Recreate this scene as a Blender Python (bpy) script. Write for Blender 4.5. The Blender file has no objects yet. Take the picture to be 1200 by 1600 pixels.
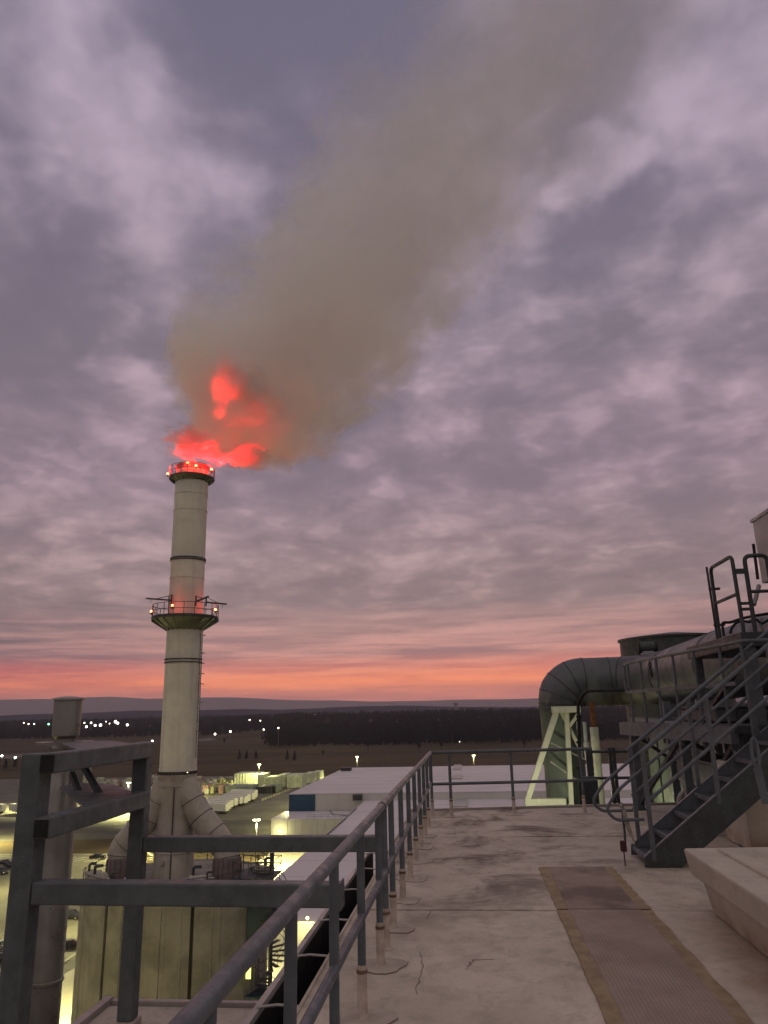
import bpy, math, random
import numpy as np
from mathutils import Vector, Matrix
random.seed(7); rng = np.random.default_rng(7)
S = bpy.context.scene; COL = S.collection; R = math.radians
# ------------------------------------------------------------------ camera
cam_d = bpy.data.cameras.new('camera'); cam = bpy.data.objects.new('camera', cam_d); COL.objects.link(cam); S.camera = cam
cam_d.sensor_fit = 'VERTICAL'; cam_d.sensor_height = 36; cam_d.lens = 1155.2/1600*36
cam_d.clip_start = .05; cam_d.clip_end = 60000
YAW, PIT, ROL, EYE, FOC = R(5.983), R(15.123), R(-1.312), Vector((0, 0, 1.8)), 1155.2
cf = Vector((-math.sin(YAW)*math.cos(PIT), math.cos(YAW)*math.cos(PIT), math.sin(PIT)))
cr = Vector((math.cos(YAW), math.sin(YAW), 0)); cu = cr.cross(cf)
CR = cr*math.cos(ROL)+cu*math.sin(ROL); CU = cu*math.cos(ROL)-cr*math.sin(ROL)
cam.matrix_world = Matrix.Translation(EYE) @ Matrix((CR, CU, -cf)).transposed().to_4x4()
def pray(x, y): return cf*FOC+CR*(x-600)+CU*(800-y)
def aty(x, y, Y): d = pray(x, y); return EYE+d*(Y/d.y)          # photo pixel -> point on the plane y=Y
def atz(x, y, z): d = pray(x, y); return EYE+d*((z-1.8)/d.z)    # photo pixel -> point on the plane z=const
def atr(x, y, r): return EYE+pray(x, y).normalized()*r
# ------------------------------------------------------------------ node helpers
def lin(c):
    return tuple(((v/255)/12.92 if v/255 <= .04045 else ((v/255+.055)/1.055)**2.4) for v in c)+(1,)
class NT:
    def __init__(s, nt): s.nt = nt; s.N = nt.nodes; s.L = nt.links
    def put(s, sock, v):
        if v is None: return
        if hasattr(v, 'is_output'): s.L.new(v, sock)
        else:
            try: sock.default_value = v
            except Exception: sock.default_value = (v, v, v)
    def m(s, op, a, b=None, c=None, clamp=False):
        n = s.N.new('ShaderNodeMath'); n.operation = op; n.use_clamp = clamp
        for i, v in enumerate((a, b, c)): s.put(n.inputs[i], v)
        return n.outputs[0]
    def v(s, op, a, b=None, scale=None):
        n = s.N.new('ShaderNodeVectorMath'); n.operation = op; s.put(n.inputs[0], a)
        if b is not None: s.put(n.inputs[1], b)
        if scale is not None: s.put(n.inputs['Scale'], scale)
        return n.outputs['Value'] if op in ('LENGTH', 'DOT_PRODUCT', 'DISTANCE') else n.outputs[0]
    def noise(s, vec, scale, detail=4, rough=.55, dist=0, out='Fac', ntype=None):
        n = s.N.new('ShaderNodeTexNoise'); s.L.new(vec, n.inputs['Vector'])
        n.inputs['Scale'].default_value = scale; n.inputs['Detail'].default_value = detail
        n.inputs['Roughness'].default_value = rough; n.inputs['Distortion'].default_value = dist
        return n.outputs[out]
    def ramp(s, f, stops, interp='LINEAR'):
        n = s.N.new('ShaderNodeValToRGB'); s.put(n.inputs[0], f); e = n.color_ramp.elements; n.color_ramp.interpolation = interp
        while len(e) < len(stops): e.new(.5)
        for k, (p, c) in enumerate(stops):
            e[k].position = p; e[k].color = c if hasattr(c, '__len__') else (c, c, c, 1)
        return n.outputs[0]
    def rng(s, f, a, b, c=0, d=1, smooth=True):
        n = s.N.new('ShaderNodeMapRange'); n.interpolation_type = 'SMOOTHSTEP' if smooth else 'LINEAR'
        for i, q in enumerate((f, a, b, c, d)): s.put(n.inputs[i], q)
        return n.outputs[0]
    def mix(s, f, a, b, mode='MIX'):
        n = s.N.new('ShaderNodeMix'); n.data_type = 'RGBA'; n.blend_type = mode
        s.put(n.inputs[0], f); s.put(n.inputs[6], a); s.put(n.inputs[7], b); return n.outputs[2]
    def xyz(s, v):
        n = s.N.new('ShaderNodeSeparateXYZ'); s.L.new(v, n.inputs[0]); return n.outputs
    def comb(s, x, y, z):
        n = s.N.new('ShaderNodeCombineXYZ')
        for i, q in enumerate((x, y, z)): s.put(n.inputs[i], q)
        return n.outputs[0]
    def coord(s, o='Object'):
        n = s.N.new('ShaderNodeTexCoord'); return n.outputs[o]
# ------------------------------------------------------------------ world: overcast sunset sky
W = bpy.data.worlds.new('World'); S.world = W; W.use_nodes = True; W.node_tree.nodes.clear()
w = NT(W.node_tree); D = w.v('NORMALIZE', w.coord('Generated')); dx, dy, dz = w.xyz(D)
zc = w.m('MAXIMUM', dz, 0.0)
inv = w.m('DIVIDE', 1, w.m('ADD', zc, .20))
P = w.comb(w.m('MULTIPLY', dx, inv), w.m('MULTIPLY', dy, inv), 0)
wa = w.noise(P, .9, 3, .5, out='Color')
P2 = w.v('ADD', P, w.v('SCALE', w.v('SUBTRACT', wa, (.5, .5, .5)), scale=.38))
big = w.noise(P2, 1.15, 3, .5, 0)
mid = w.noise(P2, 2.8, 6, .55, .0)
fin = w.noise(P2, 8.5, 5, .58, .0)
vo = w.N.new('ShaderNodeTexVoronoi'); vo.feature = 'SMOOTH_F1'; vo.inputs['Scale'].default_value = 6.0; vo.inputs['Smoothness'].default_value = .8; vo.inputs['Detail'].default_value = 2
w.L.new(w.v('ADD', P2, w.v('SCALE', w.noise(P, 5, 3, .6, out='Color'), scale=.22)), vo.inputs['Vector'])
cl = w.m('ADD', w.m('MULTIPLY', big, .40), w.m('ADD', w.m('MULTIPLY', mid, .38), w.m('MULTIPLY', fin, .22)))
cl = w.m('MULTIPLY_ADD', w.m('SUBTRACT', cl, .5), 4.8, .50)
cl = w.m('ADD', cl, w.m('MULTIPLY_ADD', vo.outputs['Distance'], -1.05, .47))
# broad light and dark masses of the cloud deck seen in this part of the sky
wd = w.noise(D, 4.5, 4, .6, out='Color')
DW = w.v('NORMALIZE', w.v('ADD', D, w.v('SCALE', w.v('SUBTRACT', wd, (.5, .5, .5)), scale=.30)))
spots = [(60, 120, 150, .42), (170, 250, 140, .24), (330, 300, 150, .24), (40, 60, 60, .2), (20, 390, 150, -.48), (110, 480, 120, -.3), (420, 40, 220, -.45),
         (640, 60, 120, -.42), (880, 295, 62, .85), (930, 400, 70, -.34), (1140, 120, 150, .24), (1040, 190, 80, .26), (560, 690, 95, -.6), (650, 640, 60, .32),
         (470, 640, 120, -.1), (190, 650, 90, .45), (1000, 660, 130, .3), (1120, 560, 120, -.1), (800, 800, 160, -.2), (60, 800, 120, .1), (640, 830, 170, .28), (1060, 800, 110, -.22),
         (950, 860, 90, .32), (450, 880, 120, -.1), (1090, 610, 60, -.2), (1180, 620, 60, .3), (700, 430, 60, .2), (250, 380, 90, -.05), (250, 520, 170, -.2)]
for (px, py, pr, st) in spots:
    c = pray(px, py).normalized(); ca = math.cos(pr/FOC*1.25)
    f = w.rng(w.v('DOT_PRODUCT', DW, tuple(c)), ca, 1, 0, st*.92)
    cl = w.m('ADD', cl, f)
cl = w.m('MULTIPLY_ADD', w.m('TANH', w.m('MULTIPLY', w.m('SUBTRACT', cl, .5), 1.5)), .62, .56)
zs = [.0, .02, .040, .058, .075, .10, .14, .2, .3, .45, .6, .8]
light = [(218,140,128),(250,146,120),(290,166,110),(240,152,128),(214,154,142),(208,156,148),(180,150,147),(186,158,160),(184,157,168),(180,158,170),(176,158,174),(172,158,177)]
dark = [(190,120,114),(206,122,110),(252,140,104),(212,124,112),(160,120,120),(160,126,124),(132,114,117),(132,115,121),(127,113,124),(120,109,122),(114,106,123),(112,107,127)]
zr = w.m('DIVIDE', dz, .8)
lc = w.ramp(zr, [(z/.8, lin(c)) for z, c in zip(zs, light)])
dc = w.ramp(zr, [(z/.8, lin(c)) for z, c in zip(zs, dark)])
# away from the sunset the low sky loses its orange
lng = w.ramp(zr, [(0, lin((168,156,150))), (.12, lin((180,168,160))), (.3, lin((194,180,172))), (1, lin((192,180,178)))])
dng = w.ramp(zr, [(0, lin((136,126,120))), (.12, lin((142,130,124))), (.3, lin((148,138,132))), (1, lin((146,138,136)))])
sd = pray(690, 1080); sd.z = 0; sd.normalize()
hx = w.m('DIVIDE', w.m('ADD', w.m('MULTIPLY', dx, sd.x), w.m('MULTIPLY', dy, sd.y)), w.m('SQRT', w.m('MAXIMUM', w.m('SUBTRACT', 1, w.m('MULTIPLY', dz, dz)), .001)))
near = w.m('MULTIPLY', w.rng(hx, .15, .86), w.rng(dz, .80, .93, 1, 0))
az = w.m('ARCTAN2', dx, dy)
stv = w.comb(w.m('MULTIPLY', az, 5.), w.m('MULTIPLY', dz, 75), 0)
streak = w.noise(stv, 1.0, 4, .6, .3)
stf = w.m('MULTIPLY_ADD', w.m('SUBTRACT', streak, .5), 4.2, .52, clamp=True)
lowmix = w.rng(dz, .07, .17)
stf = w.m('SUBTRACT', stf, w.rng(hx, .86, .985, .75, 0))
fac = w.m('ADD', w.m('MULTIPLY', stf, w.m('SUBTRACT', 1, lowmix)), w.m('MULTIPLY', cl, lowmix))
def exmix(f, a, b):   # a + f*(b-a), unclamped
    return w.v('ADD', a, w.v('SCALE', w.v('SUBTRACT', b, a), scale=f))
cs = exmix(fac, dc, lc); cn = exmix(fac, dng, lng)
ccol = w.mix(near, cn, cs)
ccol = w.mix(w.rng(dz, -.25, -.02), (.05, .045, .05, 1), ccol)
sky = w.N.new('ShaderNodeTexSky'); sky.sky_type = 'NISHITA'; sky.sun_disc = False
sky.sun_elevation = R(1.0); sky.sun_rotation = math.atan2(sd.x, sd.y)
b1 = w.N.new('ShaderNodeBackground'); w.L.new(sky.outputs[0], b1.inputs[0]); b1.inputs[1].default_value = .05
b2 = w.N.new('ShaderNodeBackground'); w.L.new(ccol, b2.inputs[0]); b2.inputs[1].default_value = 1.12
ms = w.N.new('ShaderNodeMixShader'); ms.inputs[0].default_value = .96
w.L.new(b1.outputs[0], ms.inputs[1]); w.L.new(b2.outputs[0], ms.inputs[2])
wo = w.N.new('ShaderNodeOutputWorld'); w.L.new(ms.outputs[0], wo.inputs[0])
W.cycles.sampling_method = 'MANUAL'; W.cycles.sample_map_resolution = 512
# last glow of the sun, wide and very weak
sl = bpy.data.lights.new('sun', 'SUN'); sl.energy = .12; sl.angle = R(25); sl.color = (1, .55, .42)
so = bpy.data.objects.new('sun', sl); COL.objects.link(so)
so.rotation_euler = (-(Vector((sd.x, sd.y, math.tan(R(6)))).normalized())).to_track_quat('-Z', 'Y').to_euler()
V = S.view_settings; V.view_transform = 'Standard'; V.look = 'None'; V.exposure = 0; V.gamma = 1; V.use_curve_mapping = False
cy = S.cycles; cy.use_denoising = True; cy.denoiser = 'OPENIMAGEDENOISE'; cy.max_bounces = 14; cy.diffuse_bounces = 3; cy.glossy_bounces = 2
cy.transmission_bounces = 2; cy.volume_bounces = 12; cy.transparent_max_bounces = 8; cy.sample_clamp_indirect = 4; cy.caustics_reflective = False; cy.caustics_refractive = False
cy.use_adaptive_sampling = True; cy.adaptive_threshold = .02; cy.volume_step_rate = 1.0; cy.volume_max_steps = 256
S.render.engine = 'CYCLES'
# ------------------------------------------------------------------ materials
MATS = {}
def mat(name, col, rough=.6, metal=0, var=.25, scale=3, col2=None, bump=.15, bscale=None, streaks=0, emit=None, spec=.5, ramp=(.35, .65)):
    if name in MATS: return MATS[name]
    m = bpy.data.materials.new(name); m.use_nodes = True; t = NT(m.node_tree); b = t.N['Principled BSDF']
    c = t.coord('Object'); a = lin(col) if max(col) > 1.5 else tuple(col)+(1,)
    a2 = (lin(col2) if max(col2) > 1.5 else tuple(col2)+(1,)) if col2 else tuple(v*(1-var) for v in a[:3])+(1,)
    n = t.noise(c, scale, 6, .62, .2); f = t.rng(n, ramp[0], ramp[1])
    cc = t.mix(f, a2, a)
    if streaks:
        x, y, z = t.xyz(c); sv = t.comb(t.m('MULTIPLY', x, 1), t.m('MULTIPLY', y, 1), t.m('MULTIPLY', z, .06))
        sn = t.noise(sv, scale*3, 5, .6); cc = t.mix(t.rng(sn, .5, .72, 0, streaks), cc, tuple(v*.45 for v in a[:3])+(1,))
    if 'steel' in name: cc = t.mix(t.rng(t.noise(c, 38, 5, .7), .60, .68, 0, .5), cc, (.24, .22, .20, 1))
    t.L.new(cc, b.inputs['Base Color'])
    t.put(b.inputs['Roughness'], t.rng(t.noise(c, scale*2.3, 4), .3, .7, max(rough-.12, .05), min(rough+.12, 1)))
    b.inputs['Metallic'].default_value = metal; b.inputs['Specular IOR Level'].default_value = spec
    if bump:
        bn = t.N.new('ShaderNodeBump'); bn.inputs['Strength'].default_value = bump; bn.inputs['Distance'].default_value = .02
        t.L.new(t.noise(c, bscale or scale*8, 5, .6), bn.inputs['Height']); t.L.new(bn.outputs[0], b.inputs['Normal'])
    if emit:
        b.inputs['Emission Color'].default_value = tuple(emit[0])+(1,); b.inputs['Emission Strength'].default_value = emit[1]
    MATS[name] = m; return m
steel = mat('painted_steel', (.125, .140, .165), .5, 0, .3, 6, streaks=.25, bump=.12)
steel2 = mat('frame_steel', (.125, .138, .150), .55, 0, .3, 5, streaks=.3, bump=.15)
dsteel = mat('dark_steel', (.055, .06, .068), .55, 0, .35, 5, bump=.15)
black = mat('black_rubber', (.012, .012, .013), .7, 0, .3, 5)
galv = mat('galvanised', (.30, .285, .27), .42, .35, .3, 2.2, streaks=.35, bump=.06)
stackm = mat('stack_steel', (.34, .325, .30), .36, .5, .3, 1.6, streaks=.35, bump=.06)
cream = mat('cream_paint', (.80, .765, .66), .6, 0, .16, .5, streaks=.3, bump=.05)
flue = mat('flue_cladding', (.47, .425, .365), .6, 0, .22, .8, streaks=.3, bump=.1)
conc = mat('silo_concrete', (.31, .292, .25), .85, 0, .4, .45, streaks=.5, bump=.3, bscale=6)
concd = mat('dark_concrete', (.14, .13, .115), .9, 0, .4, .6)
ductm = mat('duct_cladding', (.122, .127, .142), .5, .2, .3, 1.2, streaks=.3, bump=.08)
ductg = mat('green_duct_paint', (.13, .165, .14), .6, 0, .25, 1.2, streaks=.35)
framec = mat('cream_frame', (.62, .64, .52), .6, 0, .2, 2, streaks=.2)
rust = mat('rusty_steel', (.25, .1, .045), .85, 0, .5, 7)
roofw = mat('white_roof', (.66, .60, .63), .7, 0, .1, .035, bump=.02, streaks=0)
wallw = mat('white_wall', (.60, .58, .54), .7, 0, .12, .12, streaks=.15)
blue = mat('blue_wall', (.012, .055, .12), .6, 0, .2, .2)
trunkm = mat('bark', (.045, .034, .028), .9, 0, .4, 2)
everg = mat('evergreen_needles', (.03, .034, .022), .9, 0, .5, .8)
winter = mat('winter_twigs', (.010, .009, .015), .95, 0, .5, .01, bump=0)
glassd = mat('dark_glass', (.02, .022, .025), .12, 0, .2, 2, bump=0)
lampglow = mat('lamp_glow', (1, 1, .8), .5, emit=((1, .95, .5), 14), bump=0)
farglow = mat('far_lamp_glow', (1, 1, .9), .5, emit=((1, .93, .74), 9), bump=0)
fargreen = mat('far_green_glow', (.3, 1, .6), .5, emit=((.25, 1, .55), 5), bump=0)
redglow = mat('red_beacon_glow', (1, .5, .2), .5, emit=((1, .22, .06), 14), bump=0)
amber = mat('amber_glow', (1, .6, .3), .5, emit=((1, .55, .22), 8), bump=0)
exitglow = mat('wall_lamp_glow', (1, 1, .6), .5, emit=((1, .97, .45), 8), bump=0)
def special(name, fn):
    m = bpy.data.materials.new(name); m.use_nodes = True; t = NT(m.node_tree); fn(t, t.N['Principled BSDF']); MATS[name] = m; return m
def bumpit(t, b, h, s, d=.02):
    bn = t.N.new('ShaderNodeBump'); bn.inputs['Strength'].default_value = s; bn.inputs['Distance'].default_value = d
    t.L.new(h, bn.inputs['Height']); t.L.new(bn.outputs[0], b.inputs['Normal'])
def membrane(dirt, tone):
    def fn(t, b):
        n = t.N.new('ShaderNodeNewGeometry'); c = n.outputs['Position']
        x, y, z = t.xyz(c)
        a = t.mix(t.rng(t.noise(c, 1.1, 6, .6), .35, .68), tuple(v*tone for v in (.56, .475, .40))+(1,), tuple(v*tone for v in (.67, .575, .495))+(1,))
        # scuffed, sooty patches, strongest by the rail and the far end
        near = t.m('MULTIPLY', t.rng(t.m('ABSOLUTE', t.m('ADD', x, -.35)), .3, 2.6, 1, .25), t.rng(y, 5.5, 9.5, .35, 1))
        sc = t.noise(t.comb(t.m('MULTIPLY', x, .8), t.m('MULTIPLY', y, .75), 0), 1.25, 8, .68, .5)
        a = t.mix(t.m('MULTIPLY', t.rng(sc, .46, .66), t.m('MULTIPLY', near, dirt)), a, (.15, .115, .092, 1))
        a = t.mix(t.rng(t.noise(c, 70, 4, .7), .35, .65, 0, .22), a, (.34, .28, .24, 1))
        mo = t.noise(t.comb(t.m('MULTIPLY', x, 1), t.m('MULTIPLY', y, .8), 0), 4.2, 6, .7, .4); a = t.mix(t.rng(mo, .45, .68, 0, .42), a, (.24, .19, .155, 1))
        sp = t.noise(c, 14, 3, .5); a = t.mix(t.rng(sp, .70, .76, 0, .55), a, (.13, .09, .07, 1))
        s2 = t.noise(c, 3.3, 3, .5, 1.2); a = t.mix(t.m('MULTIPLY', t.rng(t.m('ABSOLUTE', t.m('SUBTRACT', s2, .5)), .0, .012, .35, 0), dirt), a, (.2, .15, .12, 1))
        # rusty run-off beside the plinth
        rn = t.m('ADD', x, t.m('MULTIPLY', t.noise(c, 1.6, 4), .7))
        rs = t.m('MULTIPLY', t.rng(rn, 1.9, 2.45), t.rng(y, 5.0, 8.6, 1, .0)); a = t.mix(t.m('MULTIPLY', rs, .75), a, (.24, .125, .065, 1))
        t.L.new(a, b.inputs['Base Color']); t.put(b.inputs['Roughness'], t.rng(sc, .3, .7, .62, .85))
        hh = t.m('ADD', t.m('MULTIPLY', t.noise(c, 2.2, 4), 1.0), t.m('MULTIPLY', t.noise(c, 40, 3), .12)); bumpit(t, b, hh, .55, .03)
    return fn
mem = [special('roof_membrane_%d' % k, membrane(d, tn)) for k, (d, tn) in enumerate([(.55, .99), (1.1, .93), (1.25, .88), (1.0, .94)])]
def matfn(dirt):
    def fn(t, b):
        c = t.coord('Object'); x, y, z = t.xyz(c)
        a = t.mix(t.rng(t.noise(c, 1.7, 5), .35, .65), (.38, .285, .235, 1), (.48, .375, .32, 1))
        a = t.mix(t.rng(t.noise(c, 1.1, 5), .42, .62, 0, dirt), a, (.14, .10, .085, 1))
        vx = t.m('SINE', t.m('MULTIPLY', t.m('ADD', x, y), 118)); vy = t.m('SINE', t.m('MULTIPLY', t.m('SUBTRACT', x, y), 118))
        lug = t.rng(t.m('MULTIPLY', vx, vy), .15, .6)
        a = t.mix(t.m('MULTIPLY', t.m('SUBTRACT', 1, lug), .38), a, (.11, .07, .055, 1))
        t.L.new(a, b.inputs['Base Color']); b.inputs['Roughness'].default_value = .8; bumpit(t, b, lug, .8, .006)
    return fn
matm = [special('tread_mat_near', matfn(.25)), special('tread_mat_far', matfn(.85))]
def yl(t, b):
    c = t.coord('Object'); a = t.mix(t.rng(t.noise(c, 5, 6, .7), .38, .62), (.24, .165, .10, 1), (.33, .25, .15, 1))
    t.L.new(a, b.inputs['Base Color']); b.inputs['Roughness'].default_value = .75; bumpit(t, b, t.noise(c, 30, 3), .3, .01)
yellowm = special('worn_yellow_paint', yl)
def groundfn(t, b):
    n = t.N.new('ShaderNodeNewGeometry'); c = n.outputs['Position']; x, y, z = t.xyz(c)
    a = t.mix(t.rng(t.noise(c, .006, 6, .6), .35, .65), (.060, .044, .024, 1), (.095, .066, .038, 1))
    st = t.noise(t.comb(t.m('MULTIPLY', x, .15), y, 0), .02, 4, .6)
    a = t.mix(t.rng(st, .45, .65, 0, .6), a, (.038, .028, .018, 1))
    a = t.mix(t.rng(t.noise(c, .25, 4), .5, .7, 0, .4), a, (.05, .05, .02, 1))
    t.L.new(a, b.inputs['Base Color']); b.inputs['Roughness'].default_value = 1; b.inputs['Specular IOR Level'].default_value = .1
    bumpit(t, b, t.noise(c, .6, 4), .4, .3)
groundm = special('winter_field', groundfn)
asph = mat('asphalt', (.085, .08, .07), .8, 0, .35, .06, spec=.2, bscale=2)
asph2 = mat('pale_asphalt', (.16, .15, .12), .8, 0, .3, .05, spec=.2, bscale=2)
concpad = mat('concrete_paving', (.36, .34, .27), .8, 0, .2, .08, spec=.2)
linem = mat('road_paint', (.75, .73, .6), .7, 0, .2, .5)
trailerm = mat('trailer_white', (.72, .71, .66), .5, 0, .1, .6, streaks=.15)
trailerg = mat('trailer_grey', (.33, .34, .34), .5, 0, .15, .6, streaks=.2)
hillm = mat('wooded_hill', (.04, .038, .060), 1, 0, .4, .004, bump=0, spec=.05)
whoof = mat('metal_box', (.36, .36, .38), .45, .1, .12, 1.0)
# ------------------------------------------------------------------ mesh builder
ORG = {}
class MB:
    def __init__(s): s.v = []; s.f = []
    def add(s, vs, fs):
        o = len(s.v); s.v += [tuple(q) for q in vs]; s.f += [tuple(i+o for i in f) for f in fs]; return s
    def box(s, c, d, rz=0, rot=None):
        c = Vector(c); M = rot or Matrix.Rotation(rz, 3, 'Z')
        vs = [c+M @ Vector((sx*d[0]/2, sy*d[1]/2, sz*d[2]/2)) for sz in (-1, 1) for sx, sy in ((-1, -1), (1, -1), (1, 1), (-1, 1))]
        return s.add(vs, [(3, 2, 1, 0), (4, 5, 6, 7), (0, 1, 5, 4), (1, 2, 6, 5), (2, 3, 7, 6), (3, 0, 4, 7)])
    def bb(s, a, b):
        return s.box([(a[i]+b[i])/2 for i in range(3)], [abs(b[i]-a[i]) for i in range(3)])
    def beam(s, a, b, w_, h_, up=(0, 0, 1)):
        a = Vector(a); b = Vector(b); d = b-a; L = d.length; d.normalize(); u = Vector(up)
        if abs(d.dot(u)) > .98: u = Vector((0, 1, 0))
        x = d.cross(u).normalized(); z = x.cross(d)
        return s.box((a+b)/2, (w_, L, h_), rot=Matrix((x, d, z)).transposed())
    def tube(s, pts, r, n=10, closed=False, caps=True):
        pts = [Vector(p) for p in pts]; N = len(pts); up = None; vs = []
        rr = r if hasattr(r, '__len__') else [r]*N
        for i, p in enumerate(pts):
            if closed: d = pts[(i+1) % N]-pts[i-1]
            else: d = pts[min(i+1, N-1)]-pts[max(i-1, 0)]
            d.normalize()
            if up is None: up = Vector((0, 0, 1)) if abs(d.z) < .9 else Vector((1, 0, 0))
            x = d.cross(up).normalized(); up = x.cross(d).normalized()
            vs += [p+(x*math.cos(2*math.pi*k/n)+up*math.sin(2*math.pi*k/n))*rr[i] for k in range(n)]
        fs = []
        for i in range(N if closed else N-1):
            j = (i+1) % N
            fs += [(i*n+k, i*n+(k+1) % n, j*n+(k+1) % n, j*n+k) for k in range(n)]
        if caps and not closed: fs += [tuple(range(n))[::-1], tuple((N-1)*n+k for k in range(n))]
        return s.add(vs, fs)
    def lathe(s, c, prof, n=32, a0=0, a1=2*math.pi, caps=True):
        full = abs(a1-a0-2*math.pi) < 1e-6; m = n if full else n+1; vs = []
        for (r, z) in prof: vs += [(c[0]+r*math.cos(a0+(a1-a0)*k/n), c[1]+r*math.sin(a0+(a1-a0)*k/n), c[2]+z) for k in range(m)]
        fs = []
        for i in range(len(prof)-1):
            for k in range(n):
                k2 = (k+1) % m; fs.append((i*m+k, i*m+k2, (i+1)*m+k2, (i+1)*m+k))
        if caps and full: fs += [tuple(range(n))[::-1], tuple((len(prof)-1)*m+k for k in range(n))]
        return s.add(vs, fs)
    def prism(s, poly, z0, z1):
        n = len(poly); vs = [(p[0], p[1], z0) for p in poly]+[(p[0], p[1], z1) for p in poly]
        return s.add(vs, [tuple(range(n))[::-1], tuple(range(n, 2*n))]+[(i, (i+1) % n, n+(i+1) % n, n+i) for i in range(n)])
    def extr(s, poly, d):     # 3D polygon extruded by vector d
        n = len(poly); d = Vector(d); vs = [Vector(p) for p in poly]+[Vector(p)+d for p in poly]
        return s.add(vs, [tuple(range(n))[::-1], tuple(range(n, 2*n))]+[(i, (i+1) % n, n+(i+1) % n, n+i) for i in range(n)])
    def sph(s, c, r, n=10, sc=(1, 1, 1)):
        vs = []; fs = []; m = n//2+1
        for i in range(1, m):
            th = math.pi*i/m; vs += [(c[0]+r*sc[0]*math.sin(th)*math.cos(2*math.pi*k/n), c[1]+r*sc[1]*math.sin(th)*math.sin(2*math.pi*k/n), c[2]+r*sc[2]*math.cos(th)) for k in range(n)]
        for i in range(m-2): fs += [(i*n+k, (i+1)*n+k, (i+1)*n+(k+1) % n, i*n+(k+1) % n) for k in range(n)]
        t = len(vs); vs += [(c[0], c[1], c[2]+r*sc[2]), (c[0], c[1], c[2]-r*sc[2])]
        fs += [(t, k, (k+1) % n) for k in range(n)]+[(t+1, (m-2)*n+(k+1) % n, (m-2)*n+k) for k in range(n)]
        return s.add(vs, fs)
    def build(s, name, m, parent=None, smooth=True, bevel=0, **kw):
        o0 = ORG.get(parent.name, Vector((0, 0, 0))) if parent else Vector((0, 0, 0))
        me = bpy.data.meshes.new(name); me.from_pydata([tuple(Vector(q)-o0) for q in s.v], [], s.f); me.materials.append(m)
        ob = bpy.data.objects.new(name, me); COL.objects.link(ob)
        if smooth:
            me.polygons.foreach_set('use_smooth', [True]*len(me.polygons)); me.set_sharp_from_angle(angle=R(38))
        if bevel:
            bv = ob.modifiers.new('bevel', 'BEVEL'); bv.width = bevel; bv.segments = 2; bv.limit_method = 'ANGLE'; bv.angle_limit = R(40)
        if parent: ob.parent = parent; ORG[ob.name] = o0
        for k, q in kw.items(): ob[k] = q
        return ob
def tag(o, label=None, cat=None, group=None, kind=None):
    for k, q in (('label', label), ('category', cat), ('group', group), ('kind', kind)):
        if q: o[k] = q
    return o
def thing(name, loc, label, cat, group=None):
    o = bpy.data.objects.new(name, None); COL.objects.link(o); o.location = loc; o.empty_display_size = .1
    ORG[o.name] = Vector(loc); return tag(o, label, cat, group)
def copy_tree(o, parent=None):
    c = o.copy(); COL.objects.link(c)
    if parent: c.parent = parent
    for ch in list(o.children): copy_tree(ch, c)
    return c
def fillet(pts, r, seg=5):
    pts = [Vector(p) for p in pts]; out = [pts[0]]
    for i in range(1, len(pts)-1):
        a = (pts[i-1]-pts[i]); b = (pts[i+1]-pts[i]); rr = min(r, a.length*.49, b.length*.49); a.normalize(); b.normalize()
        p0 = pts[i]+a*rr; p1 = pts[i]+b*rr
        for k in range(seg+1):
            t = k/seg; out.append(p0*(1-t)**2+pts[i]*2*t*(1-t)+p1*t*t)
    return out+[pts[-1]]
def light(name, loc, energy, color, parent=None, size=.3, kind='POINT', aim=None, spot=60, blend=.5):
    l = bpy.data.lights.new(name, kind); l.energy = energy; l.color = color; l.shadow_soft_size = size
    o = bpy.data.objects.new(name, l); COL.objects.link(o); o.location = Vector(loc)-(ORG.get(parent.name, Vector()) if parent else Vector())
    if parent: o.parent = parent
    if kind == 'SPOT':
        l.spot_size = R(spot); l.spot_blend = blend
        o.rotation_euler = (Vector(aim)-Vector(loc)).to_track_quat('-Z', 'Y').to_euler()
    return o
GZ = -38.2
YEL = (1, .93, .38)
# ------------------------------------------------------------------ terrain
def sst(a, b, x): t = np.clip((x-a)/(b-a), 0, 1); return t*t*(3-2*t)
def vn(x, y, s=1, seed=0):
    x = x/s+seed*17.3; y = y/s-seed*9.1
    return (np.sin(x*1.3+1.7*np.sin(y*.9))+np.sin(y*1.7+1.3*np.sin(x*1.1+2))+.5*np.sin(2.3*x+1.9*y+seed))/2.5
def hgt(x, y):
    x = np.asarray(x, float); y = np.asarray(y, float); az_ = x/np.maximum(y, 1)
    right = sst(-.36, -.22, az_)
    h = GZ+right*(28*sst(880, 2300, y))+(1-right)*(24*sst(1450, 2700, y))+vn(x, y, 420)*1.6*sst(650, 1400, y)
    return h
gx = np.sinh(np.linspace(-5.2, 5.2, 131))/np.sinh(5.2)*14000; gy = np.sinh(np.linspace(-3.2, 5.2, 150))/np.sinh(5.2)*14000
GX, GY = np.meshgrid(gx, gy); GH = hgt(GX, GY)
mb = MB(); mb.v = [tuple(q) for q in np.stack([GX, GY, GH], -1).reshape(-1, 3)]
nx, ny = len(gx), len(gy); mb.f = [(j*nx+i, j*nx+i+1, (j+1)*nx+i+1, (j+1)*nx+i) for j in range(ny-1) for i in range(nx-1)]
mb.build('ground', groundm, kind='structure')
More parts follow.
